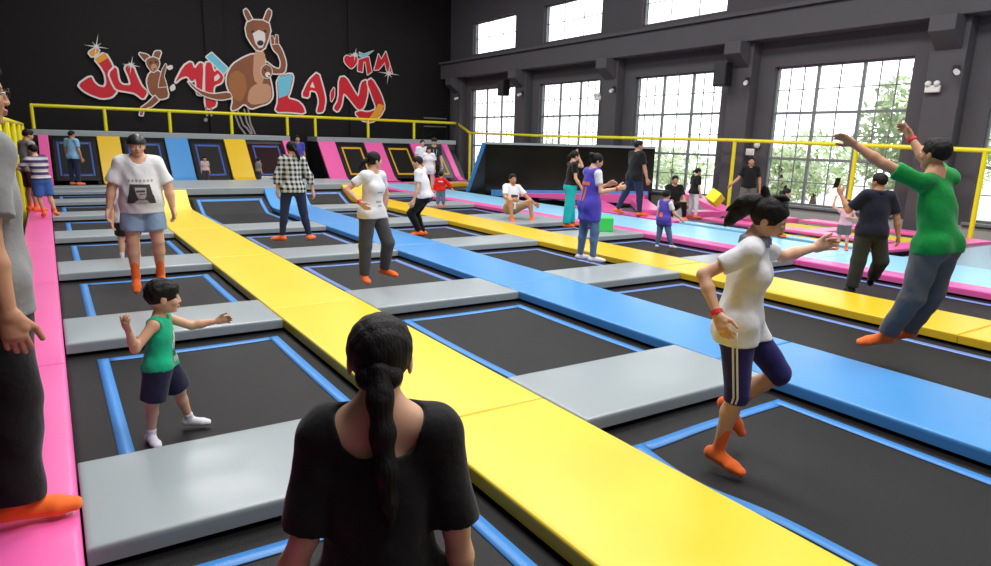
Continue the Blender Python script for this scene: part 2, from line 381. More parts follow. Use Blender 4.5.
for n, (a, c) in enumerate(cedges(1, 4)): bed(C3[0], C3[1], a, c, lab3[n], TAPEV, ins=(.16, .14, .17, .17))
bed(C3[0], C3[1], bk(4), 19.85, 'farthest black trampoline bed between the blue lane and the far yellow lane', TAPEV, curve=ramp(19.0, 19.95, .36), ins=(.16, .14, .17, .1), sag=.02, ext=-.01)
for a, c, lab in ((-1.5, bk(1)-.93, 'black trampoline bed under the man in the navy shirt'), (bk(1), bk(2)-.93, 'black trampoline bed under the boy in the basketball vest'), (bk(2), 12.15, 'black trampoline bed beneath the feet of the seated man'),
                  (14.2, 16.6, 'black trampoline bed behind the seated man'), (17.67, 20.2, 'black trampoline bed behind the toddler in red')):
    bed(C4[0], C4[1], a, c, lab, TAPEV, ins=(.14, .12, .16, .16))

# ramps of the lanes and the raised walkway they climb to
def ramp_pad(x0, x1, y0, y1, h, m, label):
    b = NB(); prof = [(y0, 0), (y0+.3*(y1-y0), .11*h), (y0+.6*(y1-y0), .42*h), (y1, h)]
    pts = [(x0, y, z) for y, z in prof]+[(x0, y+.05, z-.11) for y, z in prof[::-1]]
    prism(b, pts, (x1-x0, 0, 0), .015)
    return tag(obj('ramp_pad', b, m), label, 'pad')
ramp_pad(Y1[0], Y1[1], 17.3, 18.05, .42, V_YEL, 'yellow ramp pad at the far end of the near yellow lane')
ramp_pad(B1[0], B1[1], 17.3, 18.05, .42, V_BLU, 'blue ramp pad at the far end of the blue lane')
ramp_pad(Y2[0], Y2[1]+.1, 19.2, 20.0, .36, V_YEL2, 'yellow ramp pad at the far end of the far yellow lane')
def platform_block(x0, x1, y0, y1, z, label):
    t = tag(empty('raised_walkway', (0, 0, 0)), label, 'walkway')
    obj('pad', soft_pad(x0, x1, y0, y1, z, .16), V_GRY, t, smooth=True)
    b = NB(); box(b, x0+.03, x1-.03, y0+.05, y1-.05, -.6, z-.161); obj('base', b, V_BLK, t)
platform_block(1.79, B1[1], 18.12, 21.3, .44, 'raised grey padded walkway across the far end of the near yellow and blue lanes')
platform_block(C3[0], Y2[1]+.0, 20.07, 22.6, .38, 'raised grey padded walkway at the far end of the far yellow lane')
# upper floor pads behind the walkway
b = NB(); box(b, 1.8, XW-.1, 22.7, 27.4, -.6, -.1); struct('floor_2', b, FLOORM)
def floor_pad(x0, x1, y0, y1, m, label, z=0): return pad('court_pad', x0, x1, y0, y1, m, label, z=z)
SB, ST, SH = 27.5, 29.0, 1.58
def TX(u): return ony(u, 140, ST).x
def slant_pad(u0, u1, m, label):
    x0, x1 = TX(u0), TX(u1); b = NB()
    prof = [(SB-.62, 0), (SB-.25, .02), (SB+.05, .16), (ST-.1, SH)]
    prism(b, [(x0, y, z) for y, z in prof]+[(x0, y+.07, z-.09) for y, z in prof[::-1]], (x1-x0, 0, 0), .02)
    return tag(obj('sloping_pad', b, m), label, 'pad', 'sloping pads of the back wall')
def slant_bed(u0, u1, label, tapem, m=MATB):
    return bed(TX(u0)+.09, TX(u1)-.09, SB+.1, ST-.2, label, tapem, z=0, curve=lambda x, y, z: z+.02+(y-SB)/(ST-SB)*SH+.03, ins=(.1, .1, .06, .06), sag=.03, m=m, tw=.07)
slant_pad(38, 48.5, V_PNK, 'pink sloping wall pad at the left end of the back wall')
slant_bed(49, 96, 'sloping wall trampoline behind the man in the light blue shirt', TAPED)
slant_pad(96.5, 119.5, V_YEL2, 'yellow sloping wall pad left of the person in the black helmet')
slant_bed(120, 163.5, 'sloping wall trampoline behind the black helmet', TAPED)
slant_pad(164, 187, V_BLU, 'blue sloping wall pad on the back wall')
slant_bed(187.5, 222.5, 'sloping wall trampoline between the blue and yellow wall pads', TAPED)
slant_pad(223, 244.5, V_YEL2, 'yellow sloping wall pad right of the blue wall pad')
MIRR = mat('glossy maroon panel', (48, 30, 32), rough=.08, spec=.8)
slant_bed(245, 281, 'sloping wall trampoline with a glossy reflecting surface behind the small child', TAPED, MIRR)
slant_pad(281.5, 290, V_PNK, 'narrow pink sloping wall pad left of the dark doorway gap')
slant_pad(317, 334, V_PNK, 'pink sloping wall pad right of the dark doorway gap')
slant_bed(334.5, 362.5, 'sloping wall trampoline with yellow tape, left of the white-shirted youth', TAPEY)
slant_pad(363, 381, V_PNK, 'pink sloping wall pad between the two yellow-taped trampolines')
slant_bed(381.5, 408.5, 'sloping wall trampoline with yellow tape behind the crouching youth', TAPEY)
slant_pad(409, 420, V_PNK, 'pink sloping wall pad behind the girl in white')
slant_bed(420.5, 440, 'sloping wall trampoline with yellow tape behind the man with the lanyard', TAPEY, MATG)
slant_pad(440.5, 446, V_PNK, 'pink sloping wall pad at the right end of the back wall')
xg0, xg1 = TX(290), TX(317)
for x0, x1, l in ((-.4, xg0, 'grey padded platform under the longer part of the yellow railing'), (xg1, 16.55, 'grey padded platform under the shorter far part of the long yellow railing')):
    t = tag(empty('padded_deck', (0, 0, 0)), l, 'platform')
    obj('pad', soft_pad(x0, x1, ST-.02, YB-.12, 1.75, .19), V_GRY, t, smooth=True)
    b = NB(); prism(b, [(x0+.02, SB+.45, -.1), (x0+.02, ST+.02, 1.3), (x0+.02, ST+.02, 1.555), (x0+.02, YB-.13, 1.555), (x0+.02, YB-.13, -.1)], (x1-x0-.04, 0, 0)); obj('base', b, V_BLK, t)
b = NB(); box(b, 12.3, 15.5, 24.6, 25.45, -.1, .03); 
tag(obj('court_pad', b, V_YEL2), 'yellow floor pad in front of the pink wall pads', 'pad')
floor_pad(TX(318)-.6, 9.9, 24.0, 25.4, V_PNK, 'pink floor pad in front of the dark doorway gap')
floor_pad(TX(292)-.6, 9.9, 22.7, 23.9, V_BLU, 'blue floor pad behind the raised grey walkway')
floor_pad(9.95, 15.5, 25.5, 26.25, V_PNK, 'pink floor pad at the foot of the yellow-taped wall trampolines')

# ------------------------------------------------------------------ black sloping trampoline block before the windows
WL = Vector((12.9, 20.5, 0)); WR = Vector((16.0, 15.45, 0)); we = (WR-WL).normalized(); wn = Vector((-we.y, we.x, 0)); wl = (WR-WL).length
WA = Vector((12.36, 20.7, 0)); XB = 16.02; HB = 1.66
t = tag(empty('trampoline_block', WL), 'big black shiny-sided sloping trampoline block with blue edge before the windows', 'trampoline')
GLOSS = mat('black gloss sheet', (22, 22, 20), rough=.16, spec=.6, bump=.03, bscale=1.5)
def hexa(bm, lo, hi):
    a = [bm.verts.new(p) for p in lo]; c = [bm.verts.new(p) for p in hi]; n = len(a)
    fs = [bm.faces.new(a), bm.faces.new(c[::-1])]+[bm.faces.new((a[i], c[i], c[(i+1) % n], a[(i+1) % n])) for i in range(n)]
    bmesh.ops.recalc_face_normals(bm, faces=fs); return bm
def rel(x, y, z): return Vector((x, y, z))-WL
b = hexa(NB(), [rel(WA.x, WA.y, -.1), rel(WL.x, WL.y, -.1), rel(WR.x, WR.y, -.1), rel(XB, 22.2, -.1), rel(WA.x+.85, WA.y+1.3, -.1)], [rel(WL.x-.02, WL.y+.01, HB), rel(WL.x, WL.y, HB), rel(WR.x, WR.y, HB), rel(XB, 22.2, HB), rel(WL.x+.83, WL.y+1.3, HB)]); obj('side_cover', b, GLOSS, t)
b = NB(); d_ = Vector((-.16, -.02, .0)); prism(b, [rel(WA.x, WA.y-.03, .0)+d_, rel(WL.x-.02, WL.y-.03, HB+.05)+d_, rel(WL.x+.02, WL.y-.03, HB+.05), rel(WA.x+.02, WA.y-.03, .0)], (.85, 1.3, 0), .02); obj('edge_pad', b, V_BLU, t)
b = hexa(NB(), [rel(WL.x-.05, WL.y-.05, HB), rel(WR.x-.04, WR.y-.04, HB), rel(XB, 22.2, HB), rel(WL.x+.8, WL.y+1.3, HB)], [rel(WL.x-.05, WL.y-.05, HB+.07), rel(WR.x-.04, WR.y-.04, HB+.07), rel(XB, 22.2, HB+.07), rel(WL.x+.8, WL.y+1.3, HB+.07)]); obj('top_pad', b, V_GRY, t)
b = NB(); prism(b, [rel(WL.x-.012, WL.y-.012, 0), rel(WL.x+.02, WL.y-.045, 0), rel(WL.x+.02, WL.y-.045, HB), rel(WL.x-.012, WL.y-.012, HB)], (.01, .012, 0)); obj('seam', b, STEEL, t)
def along(s0, s1, d0, d1, z0, z1a, z1b, m, label, name='court_pad'):
    A, B2 = WL+we*s0, WL+we*s1
    lo = [A-wn*d0, B2-wn*d0, B2-wn*d1, A-wn*d1]; zt = [z1a, z1b, z1b, z1a]
    b = hexa(NB(), [Vector((p.x, p.y, z0)) for p in lo], [Vector((p.x, p.y, z)) for p, z in zip(lo, zt)]); return tag(obj(name, b, m), label, 'pad')
along(.3, wl-.1, .012, .09, -.1, .1, .34, V_BLU, 'blue strip along the foot of the big black block')
along(1.2, wl-.1, .1, .55, -.04, .04, .26, V_PNK, 'pink pad along the foot of the big black block')

# ------------------------------------------------------------------ second court by the windows
def strip(u, w, m, label, z=0.0, th=.065, name='court_pad', z1=None):
    """straight pad between ground points a, c of width w"""
    a, c = Vector((*u[0], 0)), Vector((*u[1], 0)); d = (c-a).normalized(); n = Vector((-d.y, d.x, 0))*w/2
    z1 = z if z1 is None else z1
    b = NB(); prism(b, [(*(a+n).xy, z-th), (*(c+n).xy, z1-th), (*(c-n).xy, z1-th), (*(a-n).xy, z-th)], (0, 0, th), .015, 3)
    return tag(obj(name, b, m), label, 'pad', 'pads of the second court')
strip(((12.62, 11.2), (12.62, 15.2)), .55, V_PNK, 'pink pad behind the sky blue lane, where the man in black walks', .02)
strip(((12.62, 6.7), (12.62, 11.1)), .3, V_SKY, 'pale blue border pad beside the sky blue lane', .015)
strip(((13.75, 6.85), (13.75, 11.3)), .5, V_PNK, 'pink pad running toward the girl in white trousers', .04)
strip(((12.95, 13.9), (14.4, 16.3)), .5, V_PNK, 'diagonal pink pad behind the legs of the man in black', .03)
strip(((12.95, 12.45), (15.3, 15.3)), .5, V_PNK, 'diagonal pink pad behind the boy in the basketball vest', .14, .2)
strip(((15.3, 11.9), (15.75, 13.9)), .5, V_PNK, 'pink pad sloping up to the sill of the tall middle window', .1, .15, z1=.5)
strip(((14.15, 12.3), (14.95, 12.05)), .5, V_PNK, 'pink cross pad behind the girl in white trousers', .1, .2)
strip(((14.15, 10.9), (15.9, 10.4)), .5, V_PNK, 'pink cross pad behind the man holding the yellow cube', .06, .2)
strip(((15.9, 6.9), (15.9, 10.0)), .55, V_PNK, 'pink pad along the foot of the window wall', .05)
strip(((14.05, 8.6), (15.6, 8.6)), .4, V_PNK, 'pink cross pad between the yellow trampoline mats', .03)
strip(((12.5, 6.45), (15.95, 6.15)), .5, V_PNK, 'pink cross pad behind the jumping man in green', .05)
strip(((14.1, 5.0), (15.9, 5.65)), .4, V_PNK, 'diagonal pink pad at the foot of the yellow post by the last window', .06)
def flat_bed(x0, x1, y0, y1, m, label, zt=-.11):
    t = tag(empty('trampoline_bed', (0, 0, 0)), label, 'trampoline')
    b = NB(); box(b, x0, x1, y0, y1, zt-.03, zt); obj('mat', b, m, t)
flat_bed(12.3, 13.4, 11.2, 15.1, MATG, 'grey trampoline mat in front of the black block'); flat_bed(13.4, 16.3, 10.2, 15.1, MATG, 'grey trampoline mat below the second tall window from the right')
flat_bed(12.3, 13.4, 9.3, 11.15, MATG, 'grey trampoline mat in front of the girl in white trousers')
flat_bed(12.8, 13.4, 6.6, 9.2, MATY, 'narrow yellow trampoline mat beside the sky blue lane', -.05); flat_bed(14.05, 15.55, 6.4, 10.2, MATY, 'wide yellow trampoline mat below the largest window', -.05)
b = NB(); box(b, 12.27, 16.3, -1.5, 5.9, -.12, -.02, .02); tag(obj('landing_mat', b, V_PALE), 'large pale grey-blue mat at the right edge, by the yellow post', 'mat')

# foam cubes
b = NB(); box(b, -.15, .15, -.15, .15, 0, .29, .02, 3); p = onz(605, 231.5); o = tag(obj('foam_cube', b, mat('green foam', (62, 214, 96), rough=.7, bump=.2, bscale=80), loc=(p.x, p.y, .008)), 'bright green foam cube on a grey pad by the woman in turquoise trousers', 'foam cube'); o.rotation_euler = (0, 0, -.65)

# ------------------------------------------------------------------ graffiti on the back wall
RED = mat('red spray paint', (206, 14, 38), rough=.6, var=.12, vscale=1.2); DRED = mat('dark red spray paint', (150, 14, 28), rough=.6); WHT = mat('white spray paint', (226, 218, 214), rough=.6)
CYN = mat('cyan spray paint', (108, 196, 220), rough=.6); BRN = mat('brown spray paint', (134, 78, 44), rough=.6, var=.2, vscale=1.5); TAN = mat('tan spray paint', (196, 146, 112), rough=.6); ORG = mat('amber spray paint', (236, 160, 40), rough=.6)
BLKP2 = mat('black spray paint', (30, 24, 24), rough=.6); GRYP = mat('grey spray paint', (150, 138, 136), rough=.6)
mural = tag(empty('graffiti_mural', (0, YB, 0)), 'graffiti mural with red JUMP LAND letters and kangaroos on the black wall', 'mural')
from mathutils.geometry import tessellate_polygon
class Z:
    def __init__(s, k, ox, oy): s.k, s.ox, s.oy = k, ox, oy
    def __call__(s, pts): return [(s.ox+x/s.k, s.oy+y/s.k) for x, y in pts]
Za, Zb, Zc = Z(5.66, 70, 30), Z(5.146, 165, 25), Z(5.657, 265, 40)
def smooth_poly(p, it=1):
    for _ in range(it):
        q = []
        for i in range(len(p)):
            a, c = p[i], p[(i+1) % len(p)]
            q += [(a[0]*.8+c[0]*.2, a[1]*.8+c[1]*.2), (a[0]*.2+c[0]*.8, a[1]*.2+c[1]*.8)]
        p = q
    return p
LAYER = [0]
def wallpt(p, d): v = ony(p[0], p[1], YB-.12); return Vector((v.x, -.12-d, v.z))
def fill(name, px, m, d=.02, parent=None, sm=0):
    if sm: px = smooth_poly(px, sm)
    LAYER[0] += 1; d = .004+.0009*LAYER[0]
    pts = [wallpt(p, d) for p in px]; b = NB(); vs = [b.verts.new(p) for p in pts]
    for tri in tessellate_polygon([pts]):
        try: b.faces.new([vs[i] for i in tri])
        except ValueError: pass
    bmesh.ops.recalc_face_normals(b, faces=b.faces[:])
    if b.faces and sum(f.normal.y for f in b.faces) > 0: bmesh.ops.reverse_faces(b, faces=b.faces[:])
    return obj(name, b, m, parent or mural)
def line(name, px, w, m=None, d=.03, closed=True, sm=0, parent=None):
    if sm: px = smooth_poly(px, sm)
    LAYER[0] += 1; d = .004+.0009*LAYER[0]
    pts = [wallpt(p, d) for p in px]; b = NB(); n = len(pts)
    for i in range(n if closed else n-1):
        a, c = pts[i], pts[(i+1) % n]; dd = (c-a)
        if dd.length < 1e-5: continue
        dd.normalize(); nn = Vector((dd.z, 0, -dd.x))*w/2
        b.faces.new([b.verts.new(q) for q in (a-nn, a+nn, c+nn, c-nn)])
        b.faces.new([b.verts.new(a+Vector((0, -.0003*(1+i % 2), 0))+Vector((math.cos(k*math.pi/4), 0, math.sin(k*math.pi/4)))*w/2) for k in range(8)])
    for f in b.faces:
        if f.normal.y > 0: f.normal_flip()
    return obj(name, b, m or WHT, parent or mural)
def letter(name, px, m=RED, sm=1, w=.13, label=None):
    l_ = line('outline', px, w, WHT, .02, sm=sm); o = fill(name, px, m, .03, sm=sm); l_.parent = o
    if label: o['label'] = label
    return o
Jp = Za([(140,165),(198,128),(240,200),(264,290),(266,345),(235,380),(180,387),(120,367),(75,342),(46,310),(118,260),(135,295),(160,318),(195,325),(207,300),(200,250),(175,205)])
letter('letter', Jp, label='letter J')
fill('letter_band', Za([(140,165),(198,128),(216,158),(160,190)]), ORG, .035)
letter('letter_tip', Za([(103,128),(148,100),(168,118),(126,155)]), ORG, w=.1)
letter('letter', Za([(220,245),(262,203),(275,290),(300,312),(345,312),(335,270),(308,210),(352,193),(375,255),(405,320),(439,350),(415,394),(370,357),(320,347),(262,338),(240,300)]), label='letter U')
letter('letter', Zb([(50,300),(95,212),(135,187),(152,228),(178,193),(198,200),(190,362),(163,355),(160,275),(135,292),(115,262),(80,272)]), label='letter M')
letter('letter', Zb([(207,195),(236,190),(252,245),(270,228),(302,265),(290,297),(252,312),(247,345),(267,412),(230,432),(208,422),(206,300)]), label='letter P')
letter('swoosh', Zb([(212,165),(240,143),(322,222),(302,252)]), CYN, 0, .09)
lt = letter('letter', Zc([(66,212),(150,188),(160,215),(142,290),(125,330),(185,345),(215,375),(228,417),(140,407),(56,407),(75,345)]), label='letter L')
fill('letter_band', Zc([(70,214),(149,192),(156,216),(139,288),(128,312),(78,330)]), CYN, .035)
letter('letter', Zc([(205,317),(245,230),(300,178),(330,280),(342,340),(330,407),(290,412),(307,350),(292,292),(252,282),(247,327)]), label='letter A')
fill('letter_hole', Zc([(254,266),(268,236),(282,272)]), WHT, .037); fill('letter_hole', Zb([(252,268),(272,250),(284,268),(270,284),(254,290)]), WHT, .037)
letter('letter', Zc([(385,387),(415,340),(418,213),(455,207),(510,300),(528,325),(543,240),(575,225),(580,300),(560,380),(530,400),(460,312),(442,300),(432,370),(410,407)]), label='letter N')
letter('letter', Zc([(575,235),(603,216),(652,300),(678,380),(650,432),(600,467),(540,452),(508,412),(540,400),(580,410),(632,392),(602,310)]), label='letter D')
fill('letter_band', Zc([(625,390),(640,360),(672,370),(655,428),(612,460),(590,440)]), ORG, .035)
letter('splash', Zc([(368,300),(392,262),(392,320),(372,355)]), RED, 1, .07)
letter('heart', Zc([(485,165),(448,128),(446,100),(462,86),(482,96),(500,84),(520,92),(522,120),(508,146)]), RED, 1, .08)
letter('letter', Zc([(527,112),(585,95),(602,180),(578,197),(568,125),(556,122),(550,182),(523,175)]), RED, 0, .08)
letter('swoosh', Zc([(530,68),(558,80),(612,60),(560,100),(535,95)]), CYN, 0, .04)
letter('letter', Zc([(616,170),(640,80),(656,112),(682,66),(718,188),(690,182),(675,125),(655,152),(640,168)]), RED, 0, .08, label='small letter M')
def sparkle(z, c, r):
    for a in (0.15, .15+math.pi/2, .9, 2.5):
        rr = r if a in (.15, .15+math.pi/2) else r*.5; dx, dy = math.cos(a), math.sin(a)
        fill('sparkle', z([(c[0]+dx*rr, c[1]+dy*rr), (c[0]-dy*4, c[1]+dx*4), (c[0]-dx*rr, c[1]-dy*rr), (c[0]+dy*4, c[1]-dx*4)]), WHT, .045)
    fill('sparkle', z([(c[0]+13*math.cos(k*.7854), c[1]+13*math.sin(k*.7854)) for k in range(8)]), WHT, .046)
sparkle(Za, (148, 95), 75); sparkle(Za, (346, 200), 55); sparkle(Zc, (697, 190), 65); sparkle(Zc, (508, 84), 40)
def ell(c, rx, ry, n=20, rot=0): return [(c[0]+rx*math.cos(a)*math.cos(rot)-ry*math.sin(a)*math.sin(rot), c[1]+rx*math.cos(a)*math.sin(rot)+ry*math.sin(a)*math.cos(rot)) for a in [2*math.pi*k/n for k in range(n)]]
def roo(z, shapes, name, label):
    first = None
    for n, (nm, pts, m, d, sm, w) in enumerate(shapes):
        l_ = line('outline', z(pts), w, WHT, .018, sm=sm) if w else None
        o = fill(nm if first else name, z(pts), m, d, sm=sm, parent=first)
        if l_: l_.parent = first or o
        if not first: first = o; o['label'] = label
roo(Za, [('body', [(448,245),(490,228),(522,250),(540,300),(558,378),(520,392),(480,384),(448,352),(433,290)], BRN, .03, 1, .1),
         ('tail', [(480,372),(440,412),(402,440),(393,482),(410,484),(418,447),(462,432),(502,398)], BRN, .026, 0, .08),
         ('arm', [(505,285),(520,225),(540,192),(546,200),(530,262),(548,320),(500,325)], BRN, .034, 0, .05),
         ('ear', [(383,128),(440,140),(458,168),(425,180)], BRN, .028, 1, .08), ('ear', [(468,152),(480,120),(517,120),(500,170)], BRN, .028, 1, .08),
         ('head', [(428,170),(465,152),(500,165),(506,195),(492,225),(472,240),(455,230),(434,200)], BRN, .036, 1, .07), ('muzzle', ell((474,212), 17, 20), TAN, .04, 0, 0), ('nose', ell((478,222), 7, 5, 10), BLKP2, .044, 0, 0), ('eye', ell((455,185), 6, 7, 10), BLKP2, .044, 0, 0), ('eye', ell((486,182), 6, 7, 10), BLKP2, .044, 0, 0)], 'kangaroo_figure', 'small brown kangaroo painted between the letters')
roo(Zb, [('body', [(318,255),(345,205),(400,170),(450,150),(505,160),(525,230),(548,320),(552,370),(530,402),(480,417),(440,432),(405,402),(370,432),(338,442),(350,385),(328,342),(314,300)], BRN, .03, 1, .12),
         ('tail', [(112,285),(170,335),(240,358),(330,345),(345,375),(280,387),(200,367),(140,322)], BRN, .026, 1, .09),
         ('arm', [(515,185),(560,222),(590,228),(594,190),(580,152),(556,130),(541,90),(548,62),(575,90),(600,130),(622,195),(614,248),(560,252),(520,235)], BRN, .027, 1, .1),
         ('belly', [(432,330),(470,300),(540,305),(548,370),(520,402),(445,412),(420,390)], TAN, .034, 1, 0), ('chest', [(455,130),(512,130),(516,250),(492,320),(450,280)], TAN, .036, 1, 0),
         ('haunch', [(325,260),(370,230),(410,260),(420,330),(390,400),(350,380),(328,330)], ORG if False else mat('ochre spray paint', (160, 100, 50), rough=.6), .035, 1, 0),
         ('ear', [(432,-2),(400,-70),(418,-84),(452,-20)], BRN, .03, 1, .09), ('ear', [(500,-14),(528,-84),(548,-66),(524,4)], BRN, .03, 1, .09),
         ('head', [(412,20),(420,-10),(450,-24),(500,-22),(532,-6),(540,30),(530,70),(512,118),(490,134),(466,128),(440,95),(420,60)], BRN, .032, 0, .1), ('muzzle', [(448,44),(480,26),(512,40),(514,80),(500,116),(482,120),(462,96)], WHT, .038, 0, 0), ('nose', ell((488,94), 17, 14), BLKP2, .042, 0, 0), ('eye', ell((448,36), 7, 8, 10), BLKP2, .042, 0, 0), ('eye', ell((512,34), 7, 8, 10), BLKP2, .042, 0, 0),
         ('joey', ell((520,240), 28, 34), BRN, .04, 0, .05), ('joey_muzzle', ell((526,256), 13, 14), WHT, .044, 0, 0), ('joey_eye', ell((512,232), 5, 6, 10), BLKP2, .044, 0, 0), ('joey_nose', ell((532,262), 5, 4, 10), BLKP2, .044, 0, 0), ('finger', [(546,100),(540,60),(552,58),(566,98)], BRN, .03, 0, .05), ('finger', [(562,96),(566,52),(578,54),(582,100)], BRN, .03, 0, .05)], 'kangaroo_figure', 'large brown kangaroo with a joey painted in the middle')
for pts in ([(352,445),(380,520),(412,562)], [(372,440),(400,515),(418,530),(440,562)], [(405,435),(418,500),(440,540),(446,562)], [(425,430),(436,505),(462,562)]): line('leg_outline', Zb(pts), .07, GRYP, .03, closed=False)
for pts in ([(208,425),(215,470)], [(235,430),(236,470)]): line('drip', Zb(pts), .08, GRYP, .03, closed=False)
fill('drip', Zb(ell((208,488), 10, 10, 12)), GRYP, .03)
for pts in ([(0,215),(35,205),(40,225),(20,235)], [(20,320),(45,300),(55,330),(30,345)]): fill('splash', Zb(pts), WHT, .03, sm=1)

# ------------------------------------------------------------------ trees beyond the windows
LEAF = [mat('leaf green %d' % i, c, rough=.6, spec=.2) for i, c in enumerate(((198, 214, 172), (214, 226, 192), (182, 202, 158)))]
BARK = mat('bark', (96, 84, 72), rough=.9)
def tree(x, y, h, r, n, label, seed):
    rr = random.Random(seed); t = tag(empty('tree', (x, y, -.6)), label, 'tree', 'trees outside the windows')
    b = NB(); tube(b, [(0, 0, 0), (.1, .05, h*.4), (0, .1, h*.75)], [.18, .13, .06], 8); obj('trunk', b, BARK, t)
    b = NB()
    for i in range(n):
        while True:
            p = Vector((rr.uniform(-1, 1), rr.uniform(-1, 1), rr.uniform(-1, 1)))
            if .3 < p.length < 1: break
        p = Vector((p.x*r, p.y*r, h*.58+p.z*h*.42)); s = rr.uniform(.1, .22)
        u = Vector((rr.gauss(0, 1), rr.gauss(0, 1), rr.gauss(0, 1))).normalized(); w = u.orthogonal().normalized()
        f = b.faces.new([b.verts.new(p+q) for q in (-u*s, w*s*.5, u*s, -w*s*.5)]); f.material_index = rr.randrange(3)
    obj('crown', b, LEAF, t)
for i, (x, y, h, r, n) in enumerate(((22.6, 11.2, 4.9, 1.5, 1900), (25.2, 7.9, 6.2, 1.8, 2600), (21.4, 14.6, 2.4, 1.3, 900), (26.5, 16.5, 3.2, 1.9, 1100), (24.5, 22.5, 2.4, 1.9, 900), (26.5, 28.5, 2.7, 2.1, 900), (25.5, 34.5, 3.0, 2.2, 900), (21.2, 5.9, 4.2, 1.3, 1500), (28.5, 12.2, 5.4, 1.9, 2000))):
    tree(x, y, h, r, n, ['pale green leafy tree outside the largest window', 'tall pale green tree outside the largest window, behind the jumping man', 'low leafy bush outside the largest window, by the wall column', 'pale bush outside the tall middle window', 'low bush outside the second tall window from the back', 'low tree outside the window beside the far loudspeaker', 'pale tree outside the window nearest the back corner', 'leafy tree outside the last window, beyond the yellow post', 'pale tree farther back outside the largest window'][i], i)
b = NB(); box(b, XW+.5, 60, -20, 70, -.8, -.65); struct('floor_outside', b, mat('pale paving', (196, 196, 186), rough=.9))

# ------------------------------------------------------------------ light
w = bpy.data.worlds.new('world'); SC.world = w; w.use_nodes = True
w.node_tree.nodes['Background'].inputs['Color'].default_value = (.94, .97, 1, 1); w.node_tree.nodes['Background'].inputs['Strength'].default_value = 3.0
def area(name, loc, rot, sx, sy, power, col=(1, 1, 1)):
    l = bpy.data.lights.new(name, 'AREA'); l.shape = 'RECTANGLE'; l.size = sx; l.size_y = sy; l.energy = power; l.color = col
    o = bpy.data.objects.new(name, l); C.objects.link(o); o.location = loc; o.rotation_euler = rot
for y, pw in ((1, 480), (7, 430), (13, 350), (19, 290), (25, 260)):  # unseen soft panels under the ceiling, added to brighten the hall
    for x in (3.2, 10.0): area('overhead_fill', (x, y, HALL-.3), (0, 0, 0), 2.6, 3.6, pw, (1, .995, .985))
SC.view_settings.view_transform = 'Standard'; SC.view_settings.look = 'None'; SC.view_settings.gamma = 1; SC.view_settings.exposure = 0

t = tag(empty('metal_rack', (15.9, 29.75, 1.76)), 'dark metal rack standing on the far end of the grey platform', 'rack')
for x in (-.7, .55):
    b = NB(); tube(b, [(x, 0, 0), (x, 0, 1.05)], .025, 8); obj('post', b, STEEL, t)
for z in (.62, 1.0):
    b = NB(); tube(b, [(-.7, 0, z), (.55, 0, z)], .03, 8); obj('bar', b, FRAME, t)
b = NB(); tube(b, [(-.7, 0, .1), (.55, 0, .6)], .015, 6); obj('brace', b, STEEL, t)
# ------------------------------------------------------------------ people: bodies grown from signed distance fields
F32 = np.float32
def V3(*a): return np.array(a if len(a) == 3 else a[0], dtype=float)
def nrm(v): v = np.array(v, float); return v/np.linalg.norm(v)
def rc(a, b, ra, rb, k=.02, tag='', cut=None, sq=None):
    """tapered capsule; cut = (point, normal) keeps the side against the normal; sq = (axis, factor) flattens the section along axis"""
    a, b = V3(a), V3(b); r = max(ra, rb)*(1 if sq is None else max(1, sq[1]))
    return dict(t='rc', a=a, b=b, ra=ra, rb=rb, k=k, tag=tag, cut=cut, sq=sq, lo=np.minimum(a, b)-r, hi=np.maximum(a, b)+r)
def el(c, r, R=None, k=.02, tag='', cut=None):
    c = V3(c); r = V3(r); R = np.eye(3) if R is None else R    # R columns = local axes in body space
    ext = np.abs(R) @ r
    return dict(t='el', c=c, r=r, R=R, k=k, tag=tag, cut=cut, lo=c-ext, hi=c+ext)
def dist(p, X, Y, Z, infl):
    if p['t'] == 'rc':
        a, b = p['a'], p['b']; ba = b-a; bb = max(float(ba@ba), 1e-9)
        x, y, z = X-a[0], Y-a[1], Z-a[2]
        t = np.clip((x*ba[0]+y*ba[1]+z*ba[2])/bb, 0, 1)
        x = x-t*ba[0]; y = y-t*ba[1]; z = z-t*ba[2]
        if p['sq'] is not None:
            ax, f = p['sq']; s = x*ax[0]+y*ax[1]+z*ax[2]; q2 = x*x+y*y+z*z-s*s+(s/f)**2; d = (np.sqrt(q2)-(p['ra']+(p['rb']-p['ra'])*t)-infl)*.85
        else: d = np.sqrt(x*x+y*y+z*z)-(p['ra']+(p['rb']-p['ra'])*t)-infl
    else:
        x, y, z = X-p['c'][0], Y-p['c'][1], Z-p['c'][2]; R = p['R']; r = p['r']+infl
        u = (x*R[0, 0]+y*R[1, 0]+z*R[2, 0])/r[0]; v = (x*R[0, 1]+y*R[1, 1]+z*R[2, 1])/r[1]; w = (x*R[0, 2]+y*R[1, 2]+z*R[2, 2])/r[2]
        k0 = np.sqrt(u*u+v*v+w*w)+1e-6; k1 = np.sqrt((u/r[0])**2+(v/r[1])**2+(w/r[2])**2)+1e-6
        d = k0*(k0-1)/k1
    if p['cut'] is not None:
        cp, cn = p['cut']; d = np.maximum(d, (X-cp[0])*cn[0]+(Y-cp[1])*cn[1]+(Z-cp[2])*cn[2])
    return d
